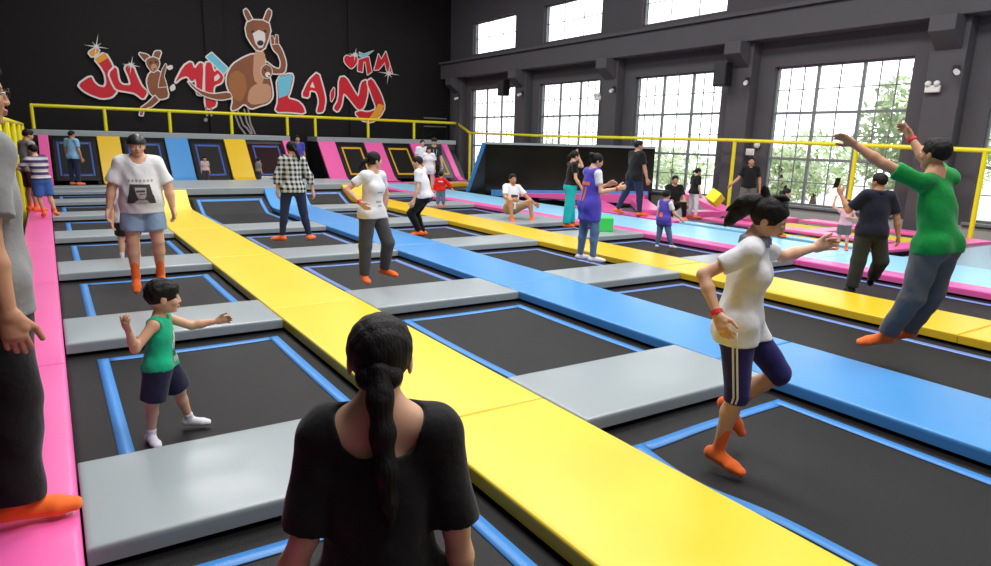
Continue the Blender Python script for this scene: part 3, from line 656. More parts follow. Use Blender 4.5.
def field_mesh(prims, h, infl=0., cuts=(), subs=(), wrinkle=0., wscale=30., keep=None):
    """surface nets over the smooth union; cuts = planes kept on the negative side; subs = prims carved away"""
    m = infl+.05
    lo = np.min([p['lo'] for p in prims], 0)-infl-2*h-abs(wrinkle); hi = np.max([p['hi'] for p in prims], 0)+infl+2*h+abs(wrinkle)
    for cp, cn in cuts:                                       # shrink the box along axis-aligned cuts
        for i in range(3):
            if cn[i] > .999: hi[i] = min(hi[i], cp[i]+3*h)
            if cn[i] < -.999: lo[i] = max(lo[i], cp[i]-3*h)
    n = np.maximum(np.ceil((hi-lo)/h).astype(int)+1, 4)
    ax = [(lo[i]+h*np.arange(n[i])).astype(F32) for i in range(3)]
    F = np.full(n, .2, F32)
    def sub(p, ex):
        s = []
        for i in range(3):
            a = int(max(0, math.floor((p['lo'][i]-ex-lo[i])/h))); b = int(min(n[i], math.ceil((p['hi'][i]+ex-lo[i])/h)+1))
            if b-a < 1: return None
            s.append(slice(a, b))
        return tuple(s)
    for p in prims:
        s = sub(p, m+p['k'])
        if s is None: continue
        X, Y, Z = ax[0][s[0]][:, None, None], ax[1][s[1]][None, :, None], ax[2][s[2]][None, None, :]
        d = dist(p, X, Y, Z, infl).astype(F32); f = F[s]; k = p['k']
        if k > 0:
            q = np.maximum(k-np.abs(f-d), 0)/k; F[s] = np.minimum(f, d)-q*q*q*k/6
        else: F[s] = np.minimum(f, d)
    if wrinkle:
        X, Y, Z = ax[0][:, None, None], ax[1][None, :, None], ax[2][None, None, :]; w = wscale
        F += (wrinkle*(np.sin(w*(X+.55*Z)+1.3*np.sin(w*.7*Y))*np.sin(w*.8*(Z*.9-Y*.4)+2*np.sin(w*.4*X+1))+.5*np.sin(w*1.9*(Y-.3*X)+w*.8*Z))).astype(F32)
    for p in subs:
        s = sub(p, .03)
        if s is None: continue
        X, Y, Z = ax[0][s[0]][:, None, None], ax[1][s[1]][None, :, None], ax[2][s[2]][None, None, :]
        d = -dist(p, X, Y, Z, 0).astype(F32); k = p['k']; f = F[s]; q = np.maximum(k-np.abs(f-d), 0)/max(k, 1e-6); F[s] = np.maximum(f, d)+q*q*q*k/6
    for cp, cn in cuts:
        X, Y, Z = ax[0][:, None, None], ax[1][None, :, None], ax[2][None, None, :]
        F = np.maximum(F, ((X-cp[0])*cn[0]+(Y-cp[1])*cn[1]+(Z-cp[2])*cn[2]).astype(F32))
    for i in range(3):                                         # closed at the border
        sl = [slice(None)]*3
        for e in (0, -1): sl[i] = e; F[tuple(sl)] = np.maximum(F[tuple(sl)], h*.3)
    I = F < 0
    c = np.zeros(np.array(n)-1, np.uint8)
    for dx in (0, 1):
        for dy in (0, 1):
            for dz in (0, 1): c += I[dx:n[0]-1+dx, dy:n[1]-1+dy, dz:n[2]-1+dz]
    mask = (c > 0) & (c < 8)
    cell = np.argwhere(mask); nv = len(cell)
    idx = np.full(mask.shape, -1, np.int32); idx[mask] = np.arange(nv)
    acc = np.zeros((nv, 3)); cnt = np.zeros(nv)
    offs = [(0,0,0),(1,0,0),(0,1,0),(1,1,0),(0,0,1),(1,0,1),(0,1,1),(1,1,1)]
    vals = [F[cell[:, 0]+o[0], cell[:, 1]+o[1], cell[:, 2]+o[2]] for o in offs]
    for a in range(8):
        for axi in range(3):
            if offs[a][axi] == 0:
                o2 = list(offs[a]); o2[axi] = 1; bb = offs.index(tuple(o2))
                fa, fb = vals[a], vals[bb]; x = (fa < 0) != (fb < 0)
                t = np.where(x, fa/np.where(x, fa-fb, 1), 0)
                pos = np.tile(np.array(offs[a], float), (nv, 1)); pos[:, axi] += t
                acc[x] += pos[x]; cnt[x] += 1
    verts = lo+h*(cell+acc/np.maximum(cnt, 1)[:, None])
    quads = []
    for axi in range(3):
        s0 = [slice(1, None)]*3; s0[axi] = slice(0, n[axi]-1)
        s1 = [slice(1, None)]*3; s1[axi] = slice(1, n[axi])
        A, B = I[tuple(s0)], I[tuple(s1)]
        e = np.argwhere(A != B); 
        if not len(e): continue
        inside = A[e[:, 0], e[:, 1], e[:, 2]]
        p = e.copy()
        for j in range(3):
            if j != axi: p[:, j] += 1
        u, v = (axi+1) % 3, (axi+2) % 3
        def cid(du, dv):
            q = p.copy(); q[:, u] -= du; q[:, v] -= dv
            ok = (q < np.array(mask.shape)).all(1); r = np.full(len(q), -1); r[ok] = idx[q[ok, 0], q[ok, 1], q[ok, 2]]; return r
        a, b, c2, d = cid(1, 1), cid(0, 1), cid(0, 0), cid(1, 0)
        Q = np.stack([a, b, c2, d], 1); Q[~inside] = Q[~inside][:, ::-1]
        quads.append(Q[(Q >= 0).all(1)])
    return verts, np.concatenate(quads) if quads else np.zeros((0, 4), int)
def mesh_obj(name, pieces, mats, parent, labels=None):
    """pieces: list of (verts, quads, material index array or int)"""
    vs, qs, ms, b = [], [], [], 0
    for v, q, mi in pieces:
        vs.append(v); qs.append(q+b); ms.append(np.full(len(q), mi, int) if np.isscalar(mi) else mi); b += len(v)
    v, q, mi = np.concatenate(vs), np.concatenate(qs), np.concatenate(ms)
    me = bpy.data.meshes.new(name); me.vertices.add(len(v)); me.vertices.foreach_set('co', v.astype(F32).ravel())
    me.loops.add(len(q)*4); me.loops.foreach_set('vertex_index', q.astype(np.int32).ravel())
    me.polygons.add(len(q)); me.polygons.foreach_set('loop_start', np.arange(0, len(q)*4, 4, dtype=np.int32))
    me.polygons.foreach_set('material_index', mi.astype(np.int32)); me.polygons.foreach_set('use_smooth', np.ones(len(q), bool))
    for m in mats: me.materials.append(m)
    me.update(calc_edges=True); me.validate()
    o = bpy.data.objects.new(name, me); C.objects.link(o); o.parent = parent
    return o

SKIN = mat('skin', (222, 172, 142), rough=.5, spec=.35, var=.05, vscale=20); SKIN2 = mat('tanned skin', (196, 144, 112), rough=.5, spec=.35, var=.05, vscale=20)
LIP = mat('lips', (192, 122, 108), rough=.45); HAIR = mat('black hair', (20, 16, 16), rough=.62, spec=.28, bump=.35, bscale=130, stretch=(1, 1, .06)); EYEW = mat('eye white', (226, 220, 214), rough=.25); EYED = mat('iris', (26, 18, 14), rough=.2)
ORS = mat('orange sock', (255, 112, 28), rough=.85, sheen=.3, bump=.2, bscale=200)
def cloth(name, rgb, bump=.25, rough=.85, **k): return mat(name, rgb, rough=rough, spec=.2, bump=bump, bscale=26, sheen=.15, var=.05, vscale=9, **k)

def person(label, pos, S, face, spine, arms, legs, hair='short', gz=0.0, head=None, child=0., w=1., fem=False, shirt=None, vest=None, pants=None, socks=ORS, cuff=.10,
           skin=None, hair_pts=None, cap=None, curl=.5, extras=None, anchor='low', twist=0, group=None, bulk=1., palms=None, vox=None, headk=1.0, name='person'):
    """view frame of the spot: x = to the side as the camera sees it, y = away from the camera, z = up; face: 0 away, 90 to +x, 180 toward the camera"""
    skin = skin or SKIN
    az = math.atan2(pos[0], pos[1]); D = math.hypot(pos[0], pos[1])
    root = empty(name, (pos[0], pos[1], 0), -az); tag(root, label, 'person', group)
    h = vox or min(max(.0012*D+.0035, .0065), .017)
    hh = min(max(.0007*D+.0022, .0036), .010)
    U = (1-.16*child); HS = .135+.06*child                        # limb unit, head height
    nom = U*(.045+.48*(1-.1*child)+.012+.285-.01*child+.034)+.90*HS; U *= S/nom; HS *= S/nom*headk
    ang = math.radians(face); up = nrm(spine); f0 = np.array([math.sin(ang), math.cos(ang), 0])
    fw = nrm(f0-up*(f0@up)); rt = np.cross(fw, up); Rb = np.stack([rt, fw, up], 1)
    upP = nrm(up*.45+V3(0, 0, 1)*.55); fP = nrm(f0-upP*(f0@upP)); rtP = np.cross(fP, upP); Rp = np.stack([rtP, fP, upP], 1)
    if twist:
        a = math.radians(twist); fw = nrm(fw*math.cos(a)+rt*math.sin(a)); rt = np.cross(fw, up); Rb = np.stack([rt, fw, up], 1)
    wf = w*bulk
    # skeleton
    P = np.zeros(3)
    neck = P+upP*.08*U+up*(.205-.01*child)*U
    shw = (.088 if fem else .099)*U*w
    hw = .052*U*(1.05 if fem else 1)*w
    sh = {s: neck-up*.022*U+rt*shw*(1 if s == 'R' else -1) for s in 'RL'}
    hip = {s: P-upP*.012*U+rtP*hw*(1 if s == 'R' else -1) for s in 'RL'}
    elb, wri, hnd, kne, ank, toe = {}, {}, {}, {}, {}, {}
    for s in 'RL':
        A = arms[s]; elb[s] = sh[s]+nrm(A[0])*.168*U; wri[s] = elb[s]+nrm(A[1])*.148*U; hnd[s] = nrm(A[2] if len(A) > 2 and A[2] is not None else A[1])
        Lg = legs[s]; kne[s] = hip[s]+nrm(Lg[0])*.245*U*(1-.1*child); ank[s] = kne[s]+nrm(Lg[1])*.235*U*(1-.1*child); toe[s] = nrm(Lg[2])
    # head frame
    hy, hp, hr = head if head else (face, 0, 0)
    a = math.radians(hy); hf = np.array([math.sin(a), math.cos(a), 0]); hu = V3(0, 0, 1)
    pr = math.radians(hp); hf2 = hf*math.cos(pr)-hu*math.sin(pr); hu2 = hu*math.cos(pr)+hf*math.sin(pr); hrt = np.cross(hf2, hu2)
    rr = math.radians(hr); hu3 = hu2*math.cos(rr)+hrt*math.sin(rr); hrt = np.cross(hf2, hu3); Rh = np.stack([hrt, hf2, hu3], 1)
    hc = neck+up*.034*U+hu3*(.40*HS)+hf2*.10*HS                  # head centre
    def H(x, y, z): return hc+Rh@(np.array([x, y, z])*HS)
    def Bd(x, y, z): return P+Rp@(np.array([x, y, z])*U) if z < .07 else P+upP*.08*U+Rb@(np.array([x, y, z-.08])*U)
    # body primitives
    T = []
    bl = bulk
    T.append(el(Bd(0, -.006, .0), np.array([.086*(1.06 if fem else 1), .064, .075])*U*wf, Rp, .035*U, 'torso'))
    T.append(el(Bd(0, .0, .07), np.array([.070 if fem else .080, .055*(1+.3*(bl-1)), .085])*U*wf, Rp, .035*U, 'torso'))
    T.append(el(Bd(0, .004, .175), np.array([.078 if fem else .091, .059, .105])*U*wf, Rb, .035*U, 'torso'))
    T.append(rc(sh['R']-rt*.01*U, sh['L']+rt*.01*U, .032*U*wf, .032*U*wf, .035*U, 'torso'))
    if fem:
        for s in (-1, 1): T.append(el(Bd(s*.036, .040, .175), np.array([.036, .029, .040])*U*wf, Rb, .035*U, 'torso'))
    if bl > 1.1: T.append(el(Bd(0, .035, .07), np.array([.085, .06, .09])*U*bl, Rp, .05*U, 'torso'))
    for s in (-1, 1): T.append(el(Bd(s*.042, -.027, -.03), np.array([.050, .044, .052])*U*wf, Rp, .04*U, 'torso'))
    nk_top = hc-hu3*.28*HS-hf2*.06*HS
    T.append(rc(neck-up*.02*U, nk_top, .033*U*(.9 if fem else 1)*min(wf, 1.12), .031*U*(.9 if fem else 1)*min(wf, 1.12), .03*U, 'neck'))
    for s in 'RL': T.append(rc(neck+up*.015*U, sh[s]-up*.005*U, .024*U, .026*U, .04*U, 'trap'))
    ar = 1.0*(bulk**.9)*(.92 if fem else 1)*(1+.18*child); lr = 1.0*(bulk**.8)*(1+.12*child)
    for s in 'RL':
        T.append(rc(sh[s], elb[s], .0275*U*ar, .0225*U*ar, .025*U, 'ua'+s))
        fm = elb[s]*.65+wri[s]*.35
        T.append(rc(elb[s], fm, .0225*U*ar, .0235*U*ar, .015*U, 'fa'+s)); T.append(rc(fm, wri[s], .0235*U*ar, .0145*U*ar, .015*U, 'fa'+s))
        T.append(rc(hip[s], kne[s], .052*U*lr*(1.04 if fem else 1), .032*U*lr, .035*U, 'th'+s))
        cm = kne[s]*.68+ank[s]*.32; bend = nrm(np.cross(np.cross(nrm(legs[s][1]), toe[s]), nrm(legs[s][1])))
        T.append(rc(kne[s], cm-bend*.006*U, .031*U*lr, .0315*U*lr, .015*U, 'sn'+s)); T.append(rc(cm-bend*.006*U, ank[s], .0315*U*lr, .0185*U*lr, .02*U, 'sn'+s))
    feet = {}
    for s in 'RL':
        dn = nrm(np.cross(toe[s], np.cross(nrm(legs[s][1])+V3(0, 0, -.2), toe[s])))
        heel = ank[s]-toe[s]*.022*U+dn*.017*U; ball = ank[s]+toe[s]*.072*U+dn*.024*U; tip = ank[s]+toe[s]*.108*U+dn*.027*U
        side = np.cross(toe[s], dn)
        feet[s] = [rc(ank[s], heel, .0195*U*lr, .0225*U, .012*U, 'ft'+s), rc(heel, ball, .0215*U, .02*U, .012*U, 'ft'+s, sq=(side, 1.15)), rc(ank[s]+dn*.004*U, ball, .019*U, .017*U, .012*U, 'ft'+s), rc(ball, tip, .0185*U, .013*U, .012*U, 'ft'+s, sq=(side, 1.45))]
        T += feet[s]
    # stand on the ground
    low = min(min(p['lo'][2] for p in feet[s]) for s in 'RL')
    seat_low = min(p['lo'][2] for p in T if p['tag'] == 'torso')
    low = min(low, seat_low+.02*U)
    off = gz-low
    # horizontal anchor
    lowfoot = min('RL', key=lambda s: ank[s][2])
    an = {'low': ank[lowfoot]+toe[lowfoot]*.04*U, 'pelvis': P, 'feet': (ank['R']+ank['L'])/2, 'head': hc}[anchor]
    sh_xy = Matrix.Rotation(-az, 3, 'Z') @ Vector((an[0], an[1], 0)); root.location.x -= sh_xy.x; root.location.y -= sh_xy.y
    # --- skin: body grid, finer grids for head and hands
    pieces = []
    v, q = field_mesh([p for p in T], h); pieces.append((v, q, 0))
    HP = [el(H(0, -.035, .11), np.array([.335, .40, .39])*HS, Rh, .05*HS), el(H(0, .10, -.17), np.array([.262, .285, .325])*HS, Rh, .12*HS), el(H(0, .27, -.40), np.array([.12, .095, .09])*HS, Rh, .08*HS),
          rc(H(-.19, .31, .10), H(.19, .31, .10), .05*HS, .05*HS, .08*HS), rc(nk_top+up*.0, neck+up*.02*U, .031*U*(.9 if fem else 1)*min(wf, 1.12), .032*U*(.9 if fem else 1)*min(wf, 1.12), .06*HS)]
    for s in (-1, 1): HP += [el(H(s*.165, .24, -.10), np.array([.12, .12, .13])*HS, Rh, .08*HS), el(H(s*.335, -.02, -.03), np.array([.035, .085, .145])*HS, Rh, .02*HS), el(H(s*.048, .392, -.125), np.array([.038, .042, .034])*HS, Rh, .03*HS)]
    HP += [rc(H(0, .372, .05), H(0, .425, -.11), .030*HS, .046*HS, .05*HS), el(H(0, .385, -.232), np.array([.105, .045, .032])*HS, Rh, .02*HS), el(H(0, .378, -.275), np.array([.085, .045, .034])*HS, Rh, .02*HS)]
    SUBH = [el(H(s*.145, .42, .025), np.array([.085, .06, .055])*HS, Rh, .04*HS) for s in (-1, 1)]+[rc(H(-.09, .44, -.253), H(.09, .44, -.253), .012*HS, .012*HS, .012*HS)]
    v, q = field_mesh(HP, hh, subs=SUBH, cuts=[(neck+up*.03*U, -up)])
    mid = v[q].mean(1); L_ = ((mid-hc)@Rh)/HS
    mi = np.zeros(len(q), int)
    mi[(np.abs(L_[:, 0]) < .105) & (L_[:, 2] > -.30) & (L_[:, 2] < -.20) & (L_[:, 1] > .375)] = 1
    if hh < .0075: mi[(np.abs(L_[:, 0]) < .21) & (np.abs(L_[:, 0]) > .07) & (L_[:, 2] > .098) & (L_[:, 2] < .128) & (L_[:, 1] > .27)] = 2
    pieces.append((v, q, mi))
    for s in (-1, 1):                                            # eyeballs
        bm = NB(); bmesh.ops.create_uvsphere(bm, u_segments=14, v_segments=8, radius=1); 
        vv = np.array([x.co for x in bm.verts]); qq = np.array([[x.index for x in f.verts] if len(f.verts) == 4 else [f.verts[0].index, f.verts[1].index, f.verts[2].index, f.verts[2].index] for f in bm.faces])
        ctr = np.array([vv[i].mean(0) for i in qq]); bm.free()
        tri = np.array([len(set(i)) == 3 for i in qq]); qq = qq[~tri]; ctr = ctr[~tri]
        world = hc+(Rh@((vv*np.array([.064, .05, .027])+np.array([s*.145, .352, .022]))*HS).T).T
        pieces.append((world, qq, np.where((np.abs(ctr[:, 0]) < .42) & (ctr[:, 1] > .3), 4, 3)))
    hfine = min(max(.0004*D+.002, .0028), .006)
    for s in 'RL':
        hd = hnd[s]; sg = 1 if s == 'R' else -1
        n = palms[s] if palms and s in palms else (-rt*sg*.8+fw*.35)
        n = nrm(n); n = nrm(n-hd*(n@hd)); across = np.cross(hd, n)*sg   # thumb side
        W = wri[s]; g = U*(1.0+.1*child)
        hp_ = [rc(wri[s]-nrm(arms[s][1])*.03*U, W+hd*.008*g, .0165*U*ar, .0145*g, .008*g), rc(W+hd*.006*g, W+hd*.048*g, .0125*g, .0125*g, .010*g, sq=(across, 1.75)), rc(W+hd*.012*g+across*.008*g, W+hd*.034*g+across*.019*g, .012*g, .0095*g, .010*g)]
        for i, fl in enumerate((.040, .046, .043, .034)):        # index .. little
            o_ = across*(.0165-.011*i)*g
            b0 = W+hd*(.052-.003*abs(i-1.2))*g+o_; c1, c2 = curl*.8, curl*1.7
            d1 = nrm(hd*math.cos(c1)+n*math.sin(c1)+across*(.10-.07*i)); d2 = nrm(hd*math.cos(c2)+n*math.sin(c2)+across*(.06-.04*i)); d3 = nrm(hd*math.cos(c2*1.35)+n*math.sin(c2*1.35))
            b1 = b0+d1*fl*.46*g; b2 = b1+d2*fl*.31*g; b3 = b2+d3*fl*.23*g; r = (.0058, .006, .0058, .0052)[i]*g
            hp_ += [rc(b0, b1, r*1.08, r, .003*g), rc(b1, b2, r, r*.93, .002*g), rc(b2, b3, r*.93, r*.82, .002*g)]
        t0 = W+hd*.018*g+across*.017*g; d1 = nrm(hd*.72+across*.62+n*.35); t1 = t0+d1*.030*g; d2 = nrm(hd*.9+across*.22+n*.45*max(curl, .3)); t2 = t1+d2*.026*g
        hp_ += [rc(t0, t1, .0092*g, .007*g, .008*g), rc(t1, t2, .007*g, .0056*g, .003*g)]
        v, q = field_mesh(hp_, hfine); pieces.append((v, q, 0))
    mesh_obj('body', pieces, [skin, LIP, HAIR, EYEW, EYED], root)
    # --- clothes
    garments = [g_ for g_ in (shirt, vest) if g_]
    shirt0 = shirt
    for shirt in garments:
        t = shirt.get('loose', .012); hemz = shirt.get('hem', .03); sl = shirt.get('sleeve', .62); bx = shirt.get('box', 0)
        S_ = [dict(p) for p in T if p['tag'] in ('torso',)]
        lowc = Bd(0, 0, -hemz)
        pt_ = (pants or {}).get('loose', .010) + .006                 # hangs outside the trousers
        for pp in T:
            if pp['tag'][:2] == 'th' or (pp['tag'] == 'torso' and pp['t'] == 'el' and pp['c'] @ upP < .05*U):
                qd = dict(pp); g_ = max(pt_-t, .002)
                if pp['t'] == 'rc': dl = nrm(pp['b']-pp['a']); qd['cut'] = (pp['a']+dl*max(hemz+.012, .02)*1.35*U, dl)
                if pp['t'] == 'rc': qd['ra'] = pp['ra']+g_+.004*U; qd['rb'] = pp['rb']+g_+.004*U; qd['lo'] = pp['lo']-g_-.01; qd['hi'] = pp['hi']+g_+.01; qd['tag'] = 'x'
                else: qd['r'] = pp['r']+g_; qd['lo'] = pp['lo']-g_; qd['hi'] = pp['hi']+g_
                S_.append(qd)
        S_.append(rc(Bd(0, .0, .13), Bd(0, .0+.012*(bulk-1), -hemz-.03), (.074 if fem else .086)*U*wf, (.088+bx)*U*wf, .03*U, 'skirt', sq=(fP, .74+.1*(bulk-1)+(.06 if bulk > 1.1 else 0))))
        for s in 'RL':
            if sl <= 0: continue
            if sl <= 1:
                e = sh[s]+(elb[s]-sh[s])*sl; dn = nrm(elb[s]-sh[s]); S_.append(rc(sh[s], e+dn*.03, .029*U*ar, .0285*U*ar*shirt.get('slw', 1), .022*U, 'slv', cut=(e, dn)))
            else:
                S_.append(rc(sh[s], elb[s], .029*U*ar, .026*U*ar, .022*U, 'slv')); e = elb[s]+(wri[s]-elb[s])*(sl-1); dn = nrm(wri[s]-elb[s]); S_.append(rc(elb[s], e+dn*.02, .029*U*ar, .025*U*ar, .02*U, 'slv', cut=(e, dn)))
            S_.append(rc(neck-up*.002*U, sh[s], .025*U, .028*U, .022*U, 'slv'))
        nd = shirt.get('neck', .0)
        nb = shirt.get('neckb', 0); subs = [rc(neck+up*(.012-nd*.5)*U+fw*(.010+nd*.55)*U, neck+up*.10*U+fw*.01*U, (.037+nd*.3)*U*min(wf, 1.15), .05*U, .004)]
        if nb: subs += [rc(neck-up*nb*.35*U-fw*.03*U-rt*s_*nb*.5*U, neck+up*.08*U-fw*.03*U-rt*s_*nb*.8*U, .035*U, .05*U, .004) for s_ in (-1, 1)]
        if sl <= 0:
            for s in 'RL': sg = 1 if s == 'R' else -1; subs.append(el(sh[s]+rt*sg*.045*U-up*.02*U, np.array([.055, .08, .062])*U, Rb, .01))
        v, q = field_mesh(S_, h, infl=t, cuts=[(lowc, -upP)], subs=subs, wrinkle=shirt.get('wr', .0035)*(U/1.7), wscale=26/U*1.6)
        nm = shirt.get('name', 'shirt'); o = mesh_obj(nm, [(v, q, 0)], [shirt['m']], root)
        if shirt.get('label'): o['label'] = shirt['label']
        shirt['_o'] = o
        if shirt.get('collar'):
            bm = NB(); R1 = .042*U*min(wf, 1.15); ring = []
            for k in range(17):
                a = math.radians(-150+300*k/16)+math.pi   # open at the front
                c = math.cos(a)*R1; s_ = math.sin(a)*R1
                base = neck+up*.004*U+fw*(.008*U)+rt*s_+fw*c
                ring.append((base-up*.008*U+(rt*s_+fw*c)*.12, base+up*.022*U, base+up*.012*U+(rt*s_+fw*c)*.32, base-up*.012*U+(rt*s_+fw*c)*.38))
            vs = [[bm.verts.new(p) for p in r] for r in ring]
            for r0, r1 in zip(vs, vs[1:]):
                for k in range(4): bm.faces.new((r0[k], r1[k], r1[(k+1) % 4], r0[(k+1) % 4]))
            bm.faces.new(vs[0]); bm.faces.new(vs[-1][::-1]); bmesh.ops.recalc_face_normals(bm, faces=bm.faces[:])
            obj('collar', bm, shirt['collar'], o, smooth=True)
    shirt = shirt0
    if pants:
        t = pants.get('loose', .010); ln = pants.get('len', 1.95); fl = pants.get('flare', 0)
        Q_ = [dict(p) for p in T if p['tag'] == 'torso' and p['t'] == 'el' and p['c'] @ upP < .09*U]
        for s in 'RL':
            for pp in T:
                if pp['tag'] == 'th'+s or (ln > 1 and pp['tag'] == 'sn'+s):
                    qd = dict(pp)
                    if ln <= 1: e = hip[s]+(kne[s]-hip[s])*ln; qd['cut'] = (e, nrm(kne[s]-hip[s]))
                    elif pp['tag'] == 'sn'+s: e = kne[s]+(ank[s]-kne[s])*(ln-1); qd['cut'] = (e, nrm(ank[s]-kne[s]))
                    Q_.append(qd)
            if ln <= 1:
                e = hip[s]+(kne[s]-hip[s])*ln; dn = nrm(kne[s]-hip[s]); Q_.append(rc(hip[s], e+dn*.03, .056*U*lr, (.056-.016*ln+fl)*U*lr, .03*U, 'pl', cut=(e, dn)))
            else:
                e = kne[s]+(ank[s]-kne[s])*(ln-1); dn = nrm(ank[s]-kne[s]); f = ln-1
                Q_.append(rc(hip[s]*.8+kne[s]*.2, kne[s], .049*U*lr, (.036+fl*.5)*U*lr, .03*U, 'pl')); Q_.append(rc(kne[s], e+dn*.01, (.036+fl*.5)*U*lr, (.036-.014*f+fl)*U*lr, .02*U, 'pl', cut=(e, dn)))
        v, q = field_mesh(Q_, h, infl=t, cuts=[(Bd(0, 0, pants.get('waist', .062)), upP)], wrinkle=pants.get('wr', .003)*(U/1.7), wscale=24/U*1.6)
        o = mesh_obj(pants.get('name', 'trousers'), [(v, q, 0)], [pants['m']], root)
        if pants.get('label'): o['label'] = pants['label']
        pants['_o'] = o
    if socks:
        for s in 'RL':
            ks = [dict(p) for p in feet[s]]; e = ank[s]+(kne[s]-ank[s])*cuff/.235*1.0; dn = nrm(kne[s]-ank[s])
            ks.append(rc(ank[s], e+dn*.02, .0195*U*lr, .0215*U*lr, .012*U, 'k', cut=(e, dn)))
            v, q = field_mesh(ks, max(h*.8, .006), infl=.0045); mesh_obj('sock', [(v, q, 0)], [socks], root)
    # --- hair
    if hair:
        hk = .05*HS; shell = [el(H(0, -.045, .13), np.array([.375, .435, .405])*HS, Rh, hk)]; subs = [el(H(0, .52, -.20), np.array([.42, .43, .50])*HS, Rh, .03*HS)]; cuts = []
        if hair == 'short':
            shell.append(el(H(0, .12, .33), np.array([.27, .27, .18])*HS, Rh, .1*HS)); subs[0] = el(H(0, .56, -.10), np.array([.35, .42, .43])*HS, Rh, .03*HS)
            n_ = Rh@nrm([0, .42, -1.0]); cuts.append((H(0, -.05, -.06), n_))
        elif hair == 'bowl':
            shell.append(el(H(0, .14, .26), np.array([.33, .28, .2])*HS, Rh, .1*HS)); subs[0] = el(H(0, .62, -.25), np.array([.36, .42, .44])*HS, Rh, .03*HS)
            n_ = Rh@nrm([0, .3, -1.0]); cuts.append((H(0, -.05, -.10), n_))
        elif hair in ('pony', 'bun'):
            n_ = Rh@nrm([0, .55, -1.0]); cuts.append((H(0, -.05, -.16), n_))
        elif hair == 'bob':
            shell += [rc(H(s*.30, -.05, .1), H(s*.32, .0, -.36), .13*HS, .10*HS, .1*HS) for s in (-1, 1)]+[rc(H(0, -.3, .1), H(0, -.32, -.42), .2*HS, .17*HS, .15*HS)]
        pcs = []
        v, q = field_mesh(shell, hh*1.1, subs=subs, cuts=cuts, wrinkle=.0030 if hair in ('short', 'bowl') else .0016, wscale=85); pcs.append((v, q, 0))
        if hair == 'bun':
            v, q = field_mesh([el(H(0, -.45, .25), np.array([.2, .19, .2])*HS, Rh, .03)], hh*1.2, wrinkle=.003, wscale=50); pcs.append((v, q, 0))
        if hair_pts:
            for line_ in hair_pts:
                pts = [H(*p[:3]) for p in line_]; rs = [p[3]*HS for p in line_]
                v, q = field_mesh([rc(pts[i], pts[i+1], rs[i], rs[i+1], .03) for i in range(len(pts)-1)], hh*1.2, wrinkle=.0022, wscale=55); pcs.append((v, q, 0))
        mesh_obj('hair', pcs, [HAIR], root)
    if cap:
        n_ = Rh@nrm([0, .14, -1]); v, q = field_mesh([el(H(0, -.03, .14), np.array([.425, .48, .435])*HS, Rh, .03)], hh*1.2, cuts=[(H(0, 0, cap.get('low', .13)), n_)]); pcs = [(v, q, 0)]
        if cap.get('brim'):
            v, q = field_mesh([el(H(0, .40, .15), np.array([.29, .30, .035])*HS, Rh, .02)], hh*1.2); pcs.append((v, q, 0))
        o = mesh_obj(cap.get('name', 'cap'), pcs, [cap['m']], root); o['label'] = cap['label']
    ctx = dict(root=root, H=H, Bd=Bd, U=U, HS=HS, Rb=Rb, Rp=Rp, Rh=Rh, wri=wri, elb=elb, hnd=hnd, sh=sh, kne=kne, ank=ank, hip=hip, neck=neck, fw=fw, up=up, rt=rt, shirt=shirt, vest=vest, pants=pants, arms=arms)
    if extras: extras(ctx)
    root.location.z = gz
    for ch in root.children: ch.location.z += off-gz
    return ctx

def wristband(c, s, m, label='red wristband'):
    d = nrm(c['arms'][s][1]); p = c['wri'][s]-d*.012; bm = NB(); tube(bm, [p-d*.012, p+d*.012], .0245*c['U']/1.6*1.6*.86, 16); o = obj('wristband', bm, m, c['root'], smooth=False); o['label'] = label
def decal(c, polys, m, name, where='front', target='shirt', lift=.003, label=None):
    """flat shapes in chest coordinates (x to the person's side, z up, unit U) laid onto the garment"""
    from mathutils.bvhtree import BVHTree
    o = c[target]['_o']; me = o.data
    bv = BVHTree.FromPolygons([v.co.copy() for v in me.vertices], [tuple(p.vertices) for p in me.polygons])
    sg = 1 if where == 'front' else -1
    bm = NB()
    for poly in polys:
        (x0, z0), (x1, z1), (x2, z2), (x3, z3) = poly; N = 8
        g = []
        for i in range(N+1):
            row = []
            for j in range(N+1):
                a, b = i/N, j/N
                x = (x0*(1-a)+x1*a)*(1-b)+(x3*(1-a)+x2*a)*b; z = (z0*(1-a)+z1*a)*(1-b)+(z3*(1-a)+z2*a)*b
                org = c['Bd'](x*sg, .3*sg, z); d = -c['fw']*sg
                hit = bv.ray_cast(Vector(org), Vector(d), .6)
                row.append(bm.verts.new(hit[0]-Vector(d)*lift) if hit[0] else None)
            g.append(row)
        for i in range(N):
            for j in range(N):
                f = [g[i][j], g[i+1][j], g[i+1][j+1], g[i][j+1]]
                if all(f): bm.faces.new(f if sg < 0 else f)
    o2 = obj(name, bm, m, o, smooth=True)
    if label: o2['label'] = label
    return o2
def rect(x0, x1, z0, z1): return [(x0, z0), (x1, z0), (x1, z1), (x0, z1)]
